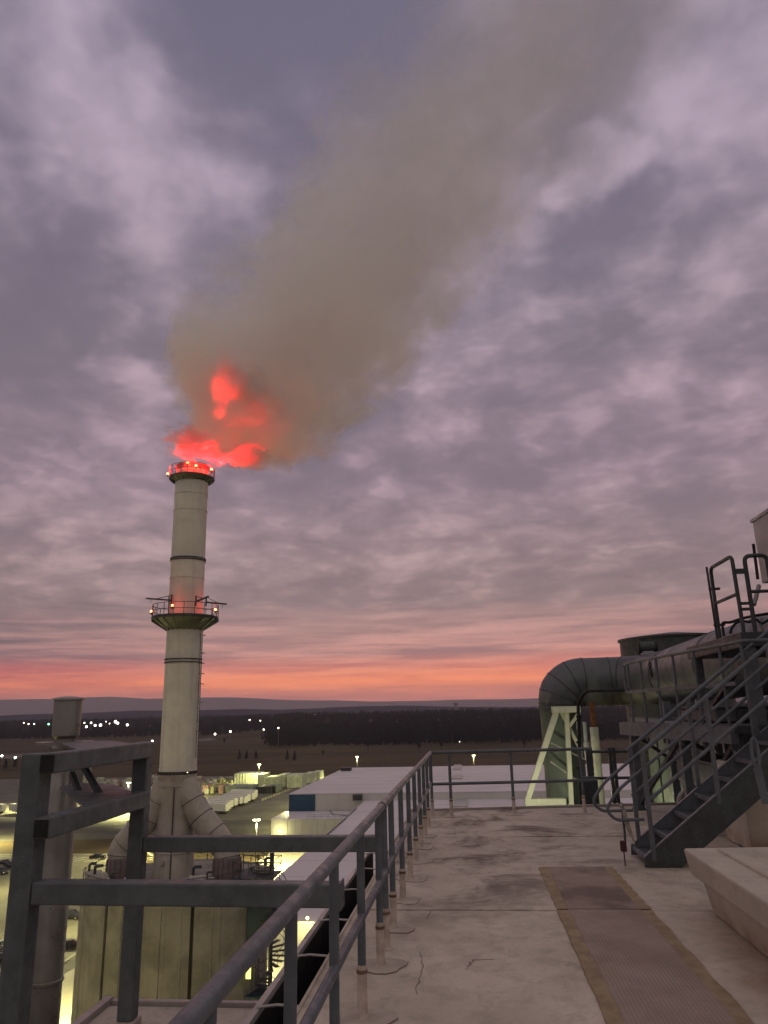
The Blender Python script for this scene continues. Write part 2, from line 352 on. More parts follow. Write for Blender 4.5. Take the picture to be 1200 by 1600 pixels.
def ridge(name, pts, Y, depth, base, m, rough, seed):
    # a long hill whose crest passes through the given photo heights
    pts = sorted(pts); xs = np.linspace(-700, 1900, 230); ys = np.interp(xs, [p[0] for p in pts], [p[1] for p in pts])
    mb = MB(); rows = [(-1, 0), (-.55, .45), (-.2, .85), (0, 1), (.25, .8), (1, 0)]
    for i, (px, py) in enumerate(zip(xs, ys)):
        c = aty(px, py, Y); nz = vn(np.array(c.x), np.array(0.), rough*9, seed)*rough*.09+vn(np.array(c.x), np.array(0.), rough*2.3, seed+3)*rough*.035+random.uniform(-1, 1)*rough*.008
        for (a, b) in rows: mb.v.append((c.x*(1+a*depth/Y), Y+a*depth, base+(c.z+nz-base)*b))
    n = len(rows); mb.f = [(i*n+k, (i+1)*n+k, (i+1)*n+k+1, i*n+k+1) for i in range(len(xs)-1) for k in range(n-1)]
    return mb.build(name, m, kind='structure')
ridge('mountains', [(-700, 1112), (0, 1094), (100, 1093), (180, 1090), (230, 1092), (300, 1090), (370, 1089), (440, 1092), (520, 1092), (580, 1095), (660, 1094), (720, 1092), (840, 1091), (1200, 1088), (1900, 1075)], 11500, 1500, -60, mat('hazed_mountain', (.23, .17, .165), 1, 0, .2, .002, bump=0, spec=.05), 220, 3)  # mountain colour paled to stand in for denser haze
ridge('hills', [(-700, 1134), (0, 1119), (60, 1116), (120, 1114), (200, 1111), (250, 1110), (330, 1109), (380, 1108), (430, 1110), (470, 1108), (520, 1106), (570, 1104), (640, 1103), (740, 1105), (840, 1104), (1000, 1100), (1200, 1097), (1900, 1084)], 4200, 900, -60, hillm, 60, 8)
# the bare winter wood, one mass
def forest():
    V_, F_ = [], []; cnt = 0
    while cnt < 14000:
        px = random.uniform(-180, 1340); u = random.random()
        if px > 412+random.uniform(-8, 8): Y = 960+1500*u**1.25
        else: Y = 1560+1500*u**1.2
        x = (px-732)/1195*Y
        if Y < 1180 and 412 < px < 840 and vn(x, Y, 60, 4) > .75: continue
        z = float(hgt(x, Y)); H = random.uniform(9, 18)*(1+.26*vn(x, Y, 110, 2)+.18*vn(x, Y, 35, 5)); r = H*.33; b = len(V_); cnt += 1
        V_ += [(x-.4, Y, z-1), (x+.4, Y, z-1), (x, Y, z+H*.6)]; F_.append((b, b+1, b+2))
        for k in range(13):
            a = random.uniform(0, 6.283); q = random.uniform(.25, 1); zz = z+H*random.uniform(.15, .95); rr = r*q*(1-.5*(zz-z)/H)
            cx_, cy_ = x+rr*math.cos(a), Y+rr*math.sin(a); s = random.uniform(.8, 3.2); b = len(V_); tl = random.uniform(-.6, .6)
            V_ += [(cx_-s*.45, cy_, zz-s*.7), (cx_+s*.5, cy_+s*.5, zz-s*.3), (cx_+tl*s, cy_+s*.2, zz+s)]; F_.append((b, b+1, b+2))
    mb = MB(); mb.v = V_; mb.f = F_; return mb.build('wood', winter, smooth=False, kind='stuff')
tag(forest(), 'dark bare winter wood filling the middle distance below the hills', 'wood')
def flat(name, poly, z, m, parent=None, **kw):
    mb = MB(); mb.add([(p[0], p[1], z) for p in poly], [tuple(range(len(poly)))]); return mb.build(name, m, parent, smooth=False, **kw)
def pg(pix, z): return [tuple(atz(x, y, z))[:2] for x, y in pix]
# yards and roads on the valley floor
flat('road', pg([(-60, 1190), (0, 1186), (60, 1181), (60, 1176), (0, 1180), (-60, 1184)], GZ+.05), GZ+.05, asph2, kind='structure')
flat('road', pg([(300, 1160), (360, 1154), (420, 1147), (470, 1144), (470, 1142), (420, 1144), (355, 1150), (300, 1156)], GZ+.05), GZ+.05, asph2, kind='structure')
flat('yard', [(-330, 300), (-62, 300), (-58, 262), (-62, 470), (-150, 520), (-420, 520)], GZ+.02, asph2, kind='structure')
flat('yard', [(-330, 240), (-66, 268), (-62, 305), (-330, 305)], GZ+.03, asph, kind='structure')
flat('parking_lot', [(-210, 40), (-55, 40), (-62, 130), (-72, 165), (-110, 235), (-240, 235)], GZ+.02, asph2, kind='structure')
flat('service_yard', [(-55, 30), (-10, 30), (-10, 120), (-37, 120), (-37, 258), (-60, 255), (-68, 120)], GZ+.03, concpad, kind='structure')
flat('verge', [(-240, 236), (-100, 236), (-75, 200), (-61, 200), (-62, 256), (-240, 240)], GZ+.035, groundm, kind='structure')
def kerb(pts, name='kerb', wd=.35, h=.14, m=concpad):
    mb = MB()
    for a, b in zip(pts, pts[1:]): mb.beam((a[0], a[1], GZ+h/2+.02), (b[0], b[1], GZ+h/2+.02), wd, h)
    mb.build(name, m, smooth=False, kind='structure')
kerb([(-62, 256), (-57, 330), (-54, 470)], wd=.9)
kerb([(-72, 165), (-110, 233), (-200, 233)], wd=.8); kerb([(-66, 60), (-70, 120), (-72, 165)], wd=.6)
kerb([(-62, 200), (-74, 200), (-100, 236)], wd=.6)
def stripes(x0, y0, dx_, dy_, n, lx, ly):
    mb = MB()
    for k in range(n): mb.beam((x0+dx_*k, y0+dy_*k, GZ+.075), (x0+dx_*k+lx, y0+dy_*k+ly, GZ+.075), .22, .012)
    mb.build('bay_markings', linem, smooth=False, kind='structure')
stripes(-128, 222, 3, 0, 14, 3, 7); stripes(-112, 96, 0, 3, 22, 6, 0); stripes(-88, 70, 0, 3, 26, 6, 0)
# ------------------------------------------------------------------ plant building (roof deck we stand on)
pb = thing('plant_building', (4, 6, GZ), 'beige coated flat roof deck of the plant building underfoot', 'building')
far = lambda x: 14.72+.125*(x+.83)
mb = MB(); mb.prism([(-1.16, -6), (14, -6), (14, far(14)), (-1.16, far(-1.16))], GZ, -.012); mb.build('wall', concd, pb, smooth=False)
ys = [-5, 1.6, 4.4, 7.63, 9.85, 11.75, 99]
for k in range(6):
    y0, y1 = ys[k], ys[k+1]; z0 = .0+.004*(k % 2)
    poly = [(-1.15, y0), (13.9, y0), (13.9, min(y1, far(13.9))), (-1.15, min(y1, far(-1.15)))]
    mb = MB(); mb.prism(poly, -.01, z0+.004)
    mb.build('membrane_sheet', mem[[0, 0, 0, 3, 2, 1][k]], pb, smooth=False)
# seam welts between the sheets, slightly wavering
for yy_, xa, xb in ((7.63, -1.1, .72), (9.85, -1.1, 6), (11.75, .55, 6), (4.4, -1.1, .7), (13.4, -.6, 3.4)):
    mb = MB(); n = 24; pts = [(xa+(xb-xa)*k/n, yy_+random.uniform(-.008, .008)+(.01 if k % 2 else 0), .009) for k in range(n+1)]
    for a, b in zip(pts, pts[1:]): mb.beam(a, b, .03, .006)
    mb.build('seam', mem[1], pb)
mb = MB()
for pts in ([(.62, 13.1), (.55, 12.3), (.75, 11.7)], [(-.44, 5.5), (-.42, 6.0), (-.46, 6.4)], [(-.12, 6.0), (-.06, 6.2), (.10, 6.22)], [(-.46, 7.3), (-.44, 7.8)]):
    q_ = []
    for a, b in zip(pts, pts[1:]):
        for k in range(9): q_.append((a[0]+(b[0]-a[0])*k/9+random.uniform(-.014, .014), a[1]+(b[1]-a[1])*k/9))
    q_.append(pts[-1])
    for a, b in zip(q_, q_[1:]): mb.beam((a[0], a[1], .0078), (b[0], b[1], .0078), random.uniform(.001, .0042), .003)
mb.build('lap_crack', mat('crack_dirt', (.25, .20, .165), .9), pb, kind='stuff')
mb = MB(); mb.beam((-1.16, far(-1.16)-.03, .03), (13.9, far(13.9)-.03, .03), .07, .035); mb.build('edge_flashing', mat('edge_metal', (.42, .37, .35), .5, .1), pb, smooth=False)
# side channel between deck and outer lip
mb = MB(); mb.bb((-1.165, -5, -.02), (-1.145, 14.65, .018)); mb.build('edge_flashing', mem[1], pb, smooth=False)
gt = thing('edge_gutter', (-1.3, 5, -.4), 'dark open gutter channel with pale outer lip along deck edge', 'gutter')
mb = MB(); mb.bb((-1.42, -4, -.42), (-1.17, 10.9, -.40)); mb.bb((-1.185, -4, -.40), (-1.17, 10.9, -.022)); mb.bb((-1.42, -4, -.40), (-1.40, 10.9, -.03)); mb.build('channel', mat('gutter_black', (.018, .016, .016), .7), gt, smooth=False)
mb = MB(); mb.bb((-1.45, -4, -.03), (-1.405, 10.9, .012)); mb.build('lip', mat('lip_metal', (.5, .47, .46), .45, .2), gt, smooth=False, bevel=.004)
for y_ in (5.2, 6.2, 7.2, 8.35, 9.4, 10.4):
    mb = MB(); mb.tube([(-1.43, y_, .015), (-1.3, y_+.03, .022), (-1.15, y_+.02, .016)], .009, 6); mb.build('strap', MATS['lip_metal'], gt)
# lower ledge where the frame stands
lr = thing('lower_roof', (-2.6, 4, -1.3), 'lower beige roof ledge beneath the grey steel frame', 'roof')
mb = MB(); mb.bb((-3.98, -4, -1.5), (-1.5, 8.62, -1.16)); mb.build('slab', mem[1], lr, smooth=False, bevel=.02)
mb = MB(); mb.bb((-3.9, -4, GZ), (-1.6, 8.4, -1.51)); mb.build('wall', concd, lr, smooth=False)
mb = MB(); mb.bb((-4.06, 2, -1.17), (-3.97, 8.70, -1.10)); mb.build('edge_batten', MATS['edge_metal'], lr, smooth=False, bevel=.006)
mb = MB(); mb.bb((-4.0, 8.63, -1.2), (-1.6, 8.70, -1.12)); mb.build('edge_batten', MATS['edge_metal'], lr, smooth=False, bevel=.006)
# tread mats
for nm, y0, y1, k, lab in (('tread_mat', 2.2, 7.60, 0, 'long near section of ribbed anti slip walkway mat with worn yellow edges'), ('tread_mat', 7.63, 9.52, 1, 'darker short far section of ribbed walkway mat before the stair')):
    t_ = thing(nm, (1.12, (y0+y1)/2, .01), lab, 'mat')
    sk = .0
    mb = MB(); mb.bb((.815, y0, .006), (1.45, y1, .022)); mb.build('tread_surface', matm[k], t_, smooth=False)
    for xa, xb in ((.715, .815), (1.45, 1.555)):
        mb = MB(); n = 26
        for q in range(n):
            ya, yb = y0+(y1-y0)*q/n, y0+(y1-y0)*(q+1)/n; j0, j1 = (math.sin(q*1.7)*.005, math.sin((q+1)*1.7)*.005)
            o0, o1 = (j0, j1) if xa < 1 else (0, 0); e0, e1 = (0, 0) if xa < 1 else (j0*2, j1*2)
            mb.add([(xa+o0, ya, .0195), (xb+e0, ya, .0195), (xb+e1, yb, .0195), (xa+o1, yb, .0195)], [(0, 1, 2, 3)])
            mb.add([(xa+o0, ya, .0195), (xa+o1, yb, .0195), (xa+o1-.004, yb, .006), (xa+o0-.004, ya, .006)], [(0, 1, 2, 3)])
        mb.build('yellow_border', yellowm, t_, smooth=False)
# ------------------------------------------------------------------ guard rails
def sleeve(mbp, mbs, mbc, x, y, top, rp, hs=.29, z0=.006):
    mbp.tube([(x, y, z0+hs-.01), (x, y, top)], rp, 12, caps=False)
    mbs.tube([(x, y, z0), (x, y, z0+.015), (x, y, z0+.03), (x, y, z0+hs)], [rp*2.0, rp*1.5, rp*1.22, rp*1.18], 14)
    mbc.tube([(x, y, z0+hs-.045), (x, y, z0+hs-.025)], rp*1.34, 14)
rl = thing('guard_rail', (-.72, 8, 0), 'grey pipe guard rail running along the left edge of deck', 'railing')
YC = 13.85
posts = [1.22, 2.19, 3.16, 4.12, 5.09, 6.05, 6.45, 7.02, 7.98, 8.95, 9.91, 10.88, 11.84, 12.8]
mb = MB(); mb.tube([(-.72, -1, 1.08), (-.72, 6.2, 1.08)], .031, 14); mb.tube([(-.72, 6.2, 1.08), (-.72, YC-.03, 1.08)], .031, 14)
mb.tube([(-.72, 6.16, 1.08), (-.72, 6.34, 1.08)], .036, 14); mb.build('top_rail', steel, rl)
mb = MB(); mb.tube([(-.73, -1, .565), (-.73, YC, .565)], .027, 12); mb.tube([(-.73, 6.42, .565), (-.73, 6.55, .565)], .033, 12); mb.build('mid_rail', steel, rl)
capm = mat('sleeve_membrane', (.56, .46, .40), .7, 0, .3, 12); clampm = mat('hose_clamp', (.22, .15, .10), .5, .4, .4, 10)
patchm = mat('patch_membrane', (.52, .44, .375), .75, 0, .25, 5)
def patch(x, y, r, parent, z=.0135):
    pts = []; n = 14; off = random.random()*6
    for k in range(n): a = 2*math.pi*k/n; q = r*(1+.12*math.sin(3*a+off)+.06*math.sin(5*a)); pts.append((x+q*math.cos(a), y+q*1.05*math.sin(a)))
    mb = MB(); mb.prism(pts, .004, z); mb.build('flashing_patch', patchm, parent, smooth=False)
    mb = MB(); mb.tube([(p[0], p[1], z-.005) for p in pts], .004, 4, closed=True); mb.build('patch_edge', MATS['crack_dirt'], parent)
for y in posts:
    a, b, c = MB(), MB(), MB(); x = -.735; sleeve(a, b, c, x, y, 1.06, .026)
    p_ = a.build('post', steel, rl); b.build('sleeve', capm, p_); c.build('clamp', clampm, p_)
    if abs(y-6.45) > .01: patch(x+.02, y, .15+.03*random.random(), rl)
fr = thing('guard_rail', (.6, 14.2, 0), 'grey pipe guard rail across the far end of deck', 'railing')
fy = lambda x: YC+.125*(x+.73)
mb = MB(); mb.tube(fillet([(-.73, YC-.02, .6), (-.73, YC, 1.08), (2.15, fy(2.15), 1.08)], .06), .028, 12); mb.build('top_rail', steel, fr)
mb = MB(); mb.tube([(-.7, YC, .55), (2.2, fy(2.2), .55)], .026, 12); mb.build('mid_rail', steel, fr)
for x in (-.72, -.39, .70, 1.93):
    a, b, c = MB(), MB(), MB(); sleeve(a, b, c, x, fy(x), 1.07, .026, .30)
    p_ = a.build('post', steel, fr); b.build('sleeve', capm, p_); c.build('clamp', clampm, p_)
    patch(x, fy(x)+.02, .15, fr)
# ------------------------------------------------------------------ grey steel frame on the lower ledge
sf = thing('steel_frame', (-3.35, 6.7, -1.16), 'grey square tube steel frame standing on the lower ledge at left', 'steel frame')
def sq(name, a, b, w_, h_, m=steel2, par=sf): mb = MB(); mb.beam(a, b, w_, h_); return mb.build(name, m, par, smooth=False, bevel=.012)
sq('post', (-3.40, 5.8, -1.15), (-3.40, 5.8, 1.545), .17, .17, par=sf); sq('post', (-3.33, 7.62, -.93), (-3.33, 7.62, 1.56), .15, .15)
mb = MB(); mb.bb((-3.43, 7.52, -1.16), (-3.23, 7.72, -.93)); mb.bb((-3.46, 7.49, -1.16), (-3.20, 7.75, -1.145)); mb.build('post_boot', capm, sf, smooth=False, bevel=.01)
for zt in (1.475, 1.01):
    o_ = sq('side_beam', (-3.235, 5.66, zt), (-3.255, 7.54, zt+.01), .13, .15)
    mb = MB(); mb.bb((-3.29, 5.652, zt-.062), (-3.18, 5.658, zt+.062)); mb.build('hollow_shade', black, o_, smooth=False)  # black plate painted as the shaded hollow of the tube
sq('cross_beam', (-3.31, 5.8, .55), (-.985, 5.8, .535), .15, .155); sq('cross_beam', (-3.25, 7.62, .59), (-.90, 7.62, .585), .13, .14)
for yb, zb, xe in ((5.8, .535, -.985), (7.62, .585, -.9)):
    mb = MB(); mb.bb((xe, yb-.09, zb-.09), (xe+.012, yb+.09, zb+.09)); mb.build('end_plate', steel2, sf, smooth=False)
mb = MB(); mb.prism([(-3.32, 6.5), (-3.32, 7.54), (-4.15, 8.7), (-4.7, 8.9), (-4.6, 8.35)], 1.04, 1.065); mb.build('shelf_plate', steel2, sf, smooth=False)
mb = MB(); mb.prism([(-3.32, 6.3), (-3.32, 7.54), (-4.3, 8.85), (-4.72, 8.9), (-4.6, 8.3)], 1.52, 1.54); mb.build('shelf_plate', steel2, sf, smooth=False)
mb = MB(); mb.beam(aty(125, 1188, 7.9), aty(157, 1243, 7.7), .05, .05); mb.build('brace', dsteel, sf, smooth=False)
mb = MB(); mb.beam(aty(112, 1208, 8.1), aty(128, 1250, 7.9), .05, .05); mb.build('brace', dsteel, sf, smooth=False)
# ------------------------------------------------------------------ near vent stack
sx, sy = -5.05, 9.2
vs_ = thing('vent_stack', (sx, sy, GZ), 'slim grey metal vent stack with flat rain cap behind steel frame', 'vent stack')
mb = MB(); mb.lathe((sx, sy, 0), [(.198, GZ), (.198, -8), (.198, 1.2), (.185, 1.25)], 28); pp = mb.build('pipe', stackm, vs_)
for zz in (-.18, -1.12, .7, -2.2):
    mb = MB(); mb.lathe((sx, sy, zz), [(.2, -.022), (.213, -.015), (.213, .015), (.2, .022)], 28, caps=False); mb.build('joint_band', stackm, pp)
mb = MB(); mb.lathe((sx, sy, 0), [(.19, 1.24), (.19, 1.45), (.12, 1.5), (.12, 1.56), (.165, 1.6), (.172, 2.04)], 28); mb.build('cowl', stackm, vs_)
mb = MB(); mb.lathe((sx, sy, 0), [(.165, 2.03), (.205, 2.035), (.20, 2.055), (.1, 2.075), (.02, 2.08)], 20); mb.build('rain_cap', galv, vs_)
mb = MB(); mb.lathe((sx, sy, 0), [(.2, 1.5), (.34, 1.5), (.34, 1.53), (.2, 1.53)], 24, caps=False); mb.build('support_ring', stackm, vs_)
mb = MB(); mb.bb((sx+.17, sy-.12, .98), (sx+.33, sy+.1, 1.45)); mb.build('bracket', stackm, vs_, smooth=False, bevel=.008)
# ------------------------------------------------------------------ silo
CX, CY = -23.65, 62.0; SR = 7.1; ST = -10.7   # the silo; the chimney stands a little left of its middle
si = thing('silo', (CX, CY, GZ), 'round grey concrete silo with vertical joints under the tall chimney', 'silo')
mb = MB(); mb.lathe((CX, CY, 0), [(SR-.16, GZ), (SR-.16, ST-.02)], 96); mb.build('core', mat('joint_black', (.015, .014, .013), .9), si)
NP = 21
for k in range(NP):
    PW = 360/21; a = R(-59.8+PW*k); g0, g1 = R(1.1 if k % 3 == 0 else .14), R(1.1 if k % 3 == 2 else .14); mb = MB()
    vs2, fs2 = [], []; n = 6
    for j in range(n+1):
        t = a+g0+(R(PW)-g0-g1)*j/n
        for (r_, z_) in ((SR-.2, ST), (SR, ST), (SR, GZ), ): vs2.append((CX+r_*math.cos(t), CY+r_*math.sin(t), z_))
    for j in range(n): fs2 += [(j*3, j*3+1, j*3+4, j*3+3), (j*3+1, j*3+2, j*3+5, j*3+4)]
    fs2 += [(0, 1, 2, ), (n*3+2, n*3+1, n*3)]
    mb.add([v for v in vs2], fs2); mb.build('wall_panel', conc, si)
    if k % 2 == 0:
        t = a+R(11); mb = MB(); mb.beam((CX+(SR+.02)*math.cos(t), CY+(SR+.02)*math.sin(t), GZ), (CX+(SR+.02)*math.cos(t), CY+(SR+.02)*math.sin(t), ST-.3), .05, .05); mb.build('rib', mat('pale_concrete', (.36, .34, .26), .85), si, smooth=False)
mb = MB(); mb.lathe((CX, CY, 0), [(.5, ST-.01), (SR+.12, ST-.01), (SR+.12, ST+.25), (.5, ST+.26)], 96, caps=False); mb.build('roof_slab', conc, si)
for zz in (-23.4, -31):
    mb = MB(); mb.lathe((CX, CY, zz), [(SR, -.06), (SR+.03, -.05), (SR+.03, .05), (SR, .06)], 96, caps=False); mb.build('band', conc, si)
rt = thing('silo_rail', (CX, CY, ST), 'thin dark handrail ringing the top of the silo', 'railing')
mb = MB()
for z_ in (1.3, .8): mb.tube([(CX+(SR-.1)*math.cos(R(a)), CY+(SR-.1)*math.sin(R(a)), ST+z_) for a in range(0, 360, 6)], .03, 6, closed=True)
mb.build('rails', dsteel, rt)
for a in range(0, 360, 15): mb = MB(); mb.tube([(CX+(SR-.1)*math.cos(R(a)), CY+(SR-.1)*math.sin(R(a)), ST+.2), (CX+(SR-.1)*math.cos(R(a)), CY+(SR-.1)*math.sin(R(a)), ST+1.3)], .03, 6); mb.build('post', dsteel, rt)
# small machines crowding the silo top
def blower(x, y, z, s, rz, lab, m1=flue, m2=dsteel):
    t = thing('blower', (x, y, z), lab, 'blower'); c, n_ = math.cos(rz), math.sin(rz)
    mb = MB(); mb.tube([(x-.5*s*c, y-.5*s*n_, z+.55*s), (x+.5*s*c, y+.5*s*n_, z+.55*s)], .38*s, 14); mb.build('housing', m1, t)
    mb = MB(); mb.tube([(x+.5*s*c, y+.5*s*n_, z+.5*s), (x+1.1*s*c, y+1.1*s*n_, z+.5*s)], .22*s, 12); mb.build('motor', m2, t)
    mb = MB(); mb.box((x, y, z+.08*s), (1.5*s, .7*s, .16*s), rz); mb.build('base_frame', m2, t, smooth=False)
    mb = MB(); mb.tube(fillet([(x-.3*s*c, y-.3*s*n_, z+.7*s), (x-.3*s*c, y-.3*s*n_, z+1.4*s), (x-.3*s*c+.5*s, y-.3*s*n_, z+1.4*s)], .2*s), .09*s, 8); mb.build('outlet_pipe', m2, t)
for i, (px, sc, rz, sh) in enumerate([(128, 1.1, .3, 'leftmost'), (150, 1.2, 1.2, 'second from left'), (178, 1.0, 2.2, 'third from left'), (222, 1.3, .1, 'hidden behind the frame post'), (312, 1.2, .2, 'right of the central duct'), (325, .9, 1.4, 'beside the right flue leg'), (388, 1.1, 2.6, 'rightmost')]):
    q = aty(px, 1384, 57.2); r_ = Vector((q.x-CX, q.y-CY)).length; yv = CY-math.sqrt(max(6.3**2-min((q.x-CX)**2, 6.2**2), .1))
    blower(q.x, yv, ST+.26, sc, rz, 'small blower on the silo top, %s of the row' % sh if 'est' in sh or 'from' in sh else 'small blower on the silo top, %s' % sh)
bx_ = thing('control_cabinet', (aty(300, 1378, 56).x, 56.2, ST+.26), 'pale metal cabinet on silo top right of the central duct', 'cabinet')
q = bx_.location; mb = MB(); mb.box((q.x, q.y, q.z+.6), (1.6, .6, .75)); mb.build('housing', whoof, bx_, smooth=False, bevel=.03)
mb = MB(); mb.box((q.x-.6, q.y, q.z+.12), (.1, .4, .24)); mb.box((q.x+.6, q.y, q.z+.12), (.1, .4, .24)); mb.build('feet', dsteel, bx_, smooth=False)
# ------------------------------------------------------------------ chimney
CX = -24.02
ch = thing('chimney', (CX, CY, ST), 'tall cream chimney glowing red at its smoking top', 'chimney')
zz_ = lambda y: aty(279-.0489*(y-1200), y, CY).z
zb, ztop = zz_(1203), zz_(733)
zr1, zr2, zr3 = zz_(875), zz_(1033), zz_(968)
CR0 = 1.50
mb = MB(); mb.lathe((CX, CY, 0), [(CR0, zb), (CR0, zr2), (CR0*.985, zr3), (CR0*.975, zr1), (CR0*.97, ztop-.3)], 64); shaft = mb.build('shaft', cream, ch)
def ringp(z, r, h, m, par, nm='flange'): mb = MB(); mb.lathe((CX, CY, z), [(r-.14, -h), (r, -h), (r, h), (r-.14, h)], 64, caps=False); return mb.build(nm, m, par)
ringp(zr1+.05, CR0+.06, .035, dsteel, shaft); ringp(zr1-.12, CR0+.06, .035, dsteel, shaft)
ringp(zr2+.13, CR0+.09, .04, dsteel, shaft); ringp(zr2-.13, CR0+.09, .04, dsteel, shaft)
for py in (775, 800, 905, 1075, 1110, 1175): ringp(zz_(py), CR0+.008, .012, cream, shaft, 'weld_seam')
ringp(zb+.06, CR0+.03, .12, cream, ch, 'base_flange'); ringp(zb-.25, CR0+.06, .03, dsteel, ch)
for k in range(40):
    a = 2*math.pi*k/40
    if math.sin(a) > .3: continue
    mb = MB(); mb.box((CX+(CR0+.06)*math.cos(a), CY+(CR0+.06)*math.sin(a), zb-.13+random.uniform(-.02, .02)), (.09, .09, .12), a); mb.build('bolt', dsteel, ch, smooth=False)
# neck, central duct and the two flue legs
zn = zz_(1226)
mb = MB(); mb.lathe((CX, CY, 0), [(CR0+.02, zn), (CR0+.03, zb-.3)], 64); mb.build('neck', flue, ch)
ringp(zn, CR0+.1, .05, flue, ch)
for k in range(22):
    a = R(180+8+k*7.6); mb = MB(); mb.beam((CX+(CR0+.05)*math.cos(a), CY+(CR0+.05)*math.sin(a), zb-.35), (CX+(CR0+.05)*math.cos(a), CY+(CR0+.05)*math.sin(a), zb-.75), .05, .05); mb.build('stiffener', flue, ch, smooth=False)
zc0 = ST+.25; mb = MB(); mb.lathe((CX, CY, 0), [(CR0+.06, zc0), (CR0+.06, zc0+1.9), (CR0+.0, zc0+2.0), (CR0-.02, zc0+5), (CR0+.02, zn)], 64); mb.build('central_duct', flue, ch)
ringp(zc0+1.9, CR0+.12, .05, flue, ch)
mb = MB(); mb.tube([(CX+.35, CY-CR0-.03, zc0), (CX+.35, CY-CR0-.03, zn-.1)], .06, 8); mb.build('seam_shadow', mat('dark_flue', (.1, .085, .07), .7), ch)  # dark tube drawn as the shadow line along the duct seam
mb = MB(); mb.tube([(CX-.35, CY-CR0-.05, zc0+1.3), (CX-.35, CY-CR0-.35, zc0+1.3)], .22, 14); mb.build('inspection_port', flue, ch)
for sgn, pts in ((1, [(287, 1222), (299, 1252), (317, 1281), (339, 1307), (353, 1329), (354, 1348), (354, 1385)]), (-1, [(262, 1222), (250, 1251), (232, 1279), (208, 1304), (190, 1325), (187, 1345), (187, 1385)])):
    P3 = [aty(x, y, CY-.25-.10*i) for i, (x, y) in enumerate(pts)]; P3[-1].z = ST+.25
    P3 = fillet(P3, 1.3, 6); n = len(P3)
    rad = [1.05-.08*min(1, i/n*1.5) for i in range(n)]; mb = MB(); mb.tube(P3, rad, 36); leg = mb.build('flue_leg', flue, ch)
    for i in range(4, n-1, 6):
        d = (P3[i+1]-P3[i-1]).normalized(); mb = MB(); mb.tube([P3[i]-d*.05, P3[i]+d*.05], rad[i]+.06, 36); jb = mb.build('joint_band', flue, leg); mb = MB(); mb.tube([P3[i]+d*.055, P3[i]+d*.10], rad[i]+.012, 36); mb.build('joint_gap', dsteel, leg)
    b = Vector((P3[-1].x, P3[-1].y, 0)); zz0 = ST+.25
    mb = MB(); mb.lathe(b, [(1.13, zz0), (1.06, zz0+1.5), (1.0, zz0+1.62)], 32, caps=False); mb.build('base_skirt', mat('skirt_steel', (.20, .15, .15), .6, 0, .3, 1, streaks=.3), leg)
    for k in range(16):
        a = 2*math.pi*k/16; mb = MB(); mb.beam((b.x+1.15*math.cos(a), b.y+1.15*math.sin(a), zz0), (b.x+1.08*math.cos(a), b.y+1.08*math.sin(a), zz0+1.5), .05, .06); mb.build('skirt_rib', MATS['skirt_steel'], leg, smooth=False)
# ring platform
zp = zz_(967); zk = zz_(985)
mb = MB(); mb.lathe((CX, CY, 0), [(CR0, zk), (CR0+.1, zk), (2.82, zp-.1), (2.85, zp+.02), (CR0, zp+.02)], 48, caps=False); pf = mb.build('ring_platform', dsteel, ch)
for k in range(20):
    a = 2*math.pi*k/20; mb = MB(); c, s_ = math.cos(a), math.sin(a)
    mb.beam((CX+1.5*c, CY+1.5*s_, zk-.03), (CX+2.84*c, CY+2.84*s_, zp-.16), .06, .1); mb.build('knee_brace', dsteel, pf, smooth=False)
    mb = MB(); mb.tube([(CX+2.78*c, CY+2.78*s_, zp), (CX+2.78*c, CY+2.78*s_, zp+1.12)], .028, 6); mb.build('rail_post', dsteel, pf)
for z_ in (1.12, .6):
    mb = MB(); mb.tube([(CX+2.78*math.cos(R(a)), CY+2.78*math.sin(R(a)), zp+z_) for a in range(0, 360, 6)], .028, 6, closed=True); mb.build('hoop_rail', dsteel, pf)
mb = MB(); mb.lathe((CX, CY, zp), [(2.8, .02), (2.83, .02), (2.83, .14), (2.8, .14)], 48, caps=False); mb.build('toe_board', dsteel, pf)
def ladder(x, y, z0, z1, par, nx_=1):
    mb = MB(); mb.tube([(x, y-.22, z0), (x, y-.22, z1)], .025, 6); mb.tube([(x, y+.22, z0), (x, y+.22, z1)], .025, 6)
    L = mb.build('ladder', dsteel, par)
    mb = MB(); z = z0
    while z < z1: mb.tube([(x, y-.22, z), (x, y+.22, z)], .016, 5); z += .3
    mb.build('rungs', dsteel, L, kind='stuff'); return L
L1 = ladder(CX+CR0+.16, CY-.35, zb+1, zp, ch)
z = zb+3.0
while z < zk-.4:
    mb = MB(); mb.tube([(CX+CR0+.14+.36*math.sin(math.pi*k/8), CY-.35-.36*math.cos(math.pi*k/8), z) for k in range(9)], .022, 5); mb.build('cage_hoop', dsteel, L1); z += .85 if int(z*3) % 4 else 1.5
# crane davits above the platform
for (a, b, m1) in (((268, 938), (228, 935), 1), ((306, 940), (326, 932), 0), ((322, 941), (354, 944), 1)):
    A, B = aty(a[0], a[1], CY-1.5), aty(b[0], b[1], CY-1.5 if m1 else CY-2.3); mb = MB()
    mb.beam(A, B, .1, .13); mb.beam(A+Vector((0, 0, .45)), A+(B-A)*.55+Vector((0, 0, .05)), .05, .05); mb.tube([A+Vector((0, 0, -.35)), A+Vector((0, 0, .5))], .07, 8)
    mb.tube([A+(B-A)*.8, A+(B-A)*.8+Vector((0, 0, -.35))], .02, 5); mb.build('davit', dsteel, ch)
mb = MB(); mb.tube([aty(264, 932, CY-1.35), aty(263, 985, CY-1.55)], .05, 8); mb.build('conduit', dsteel, ch)
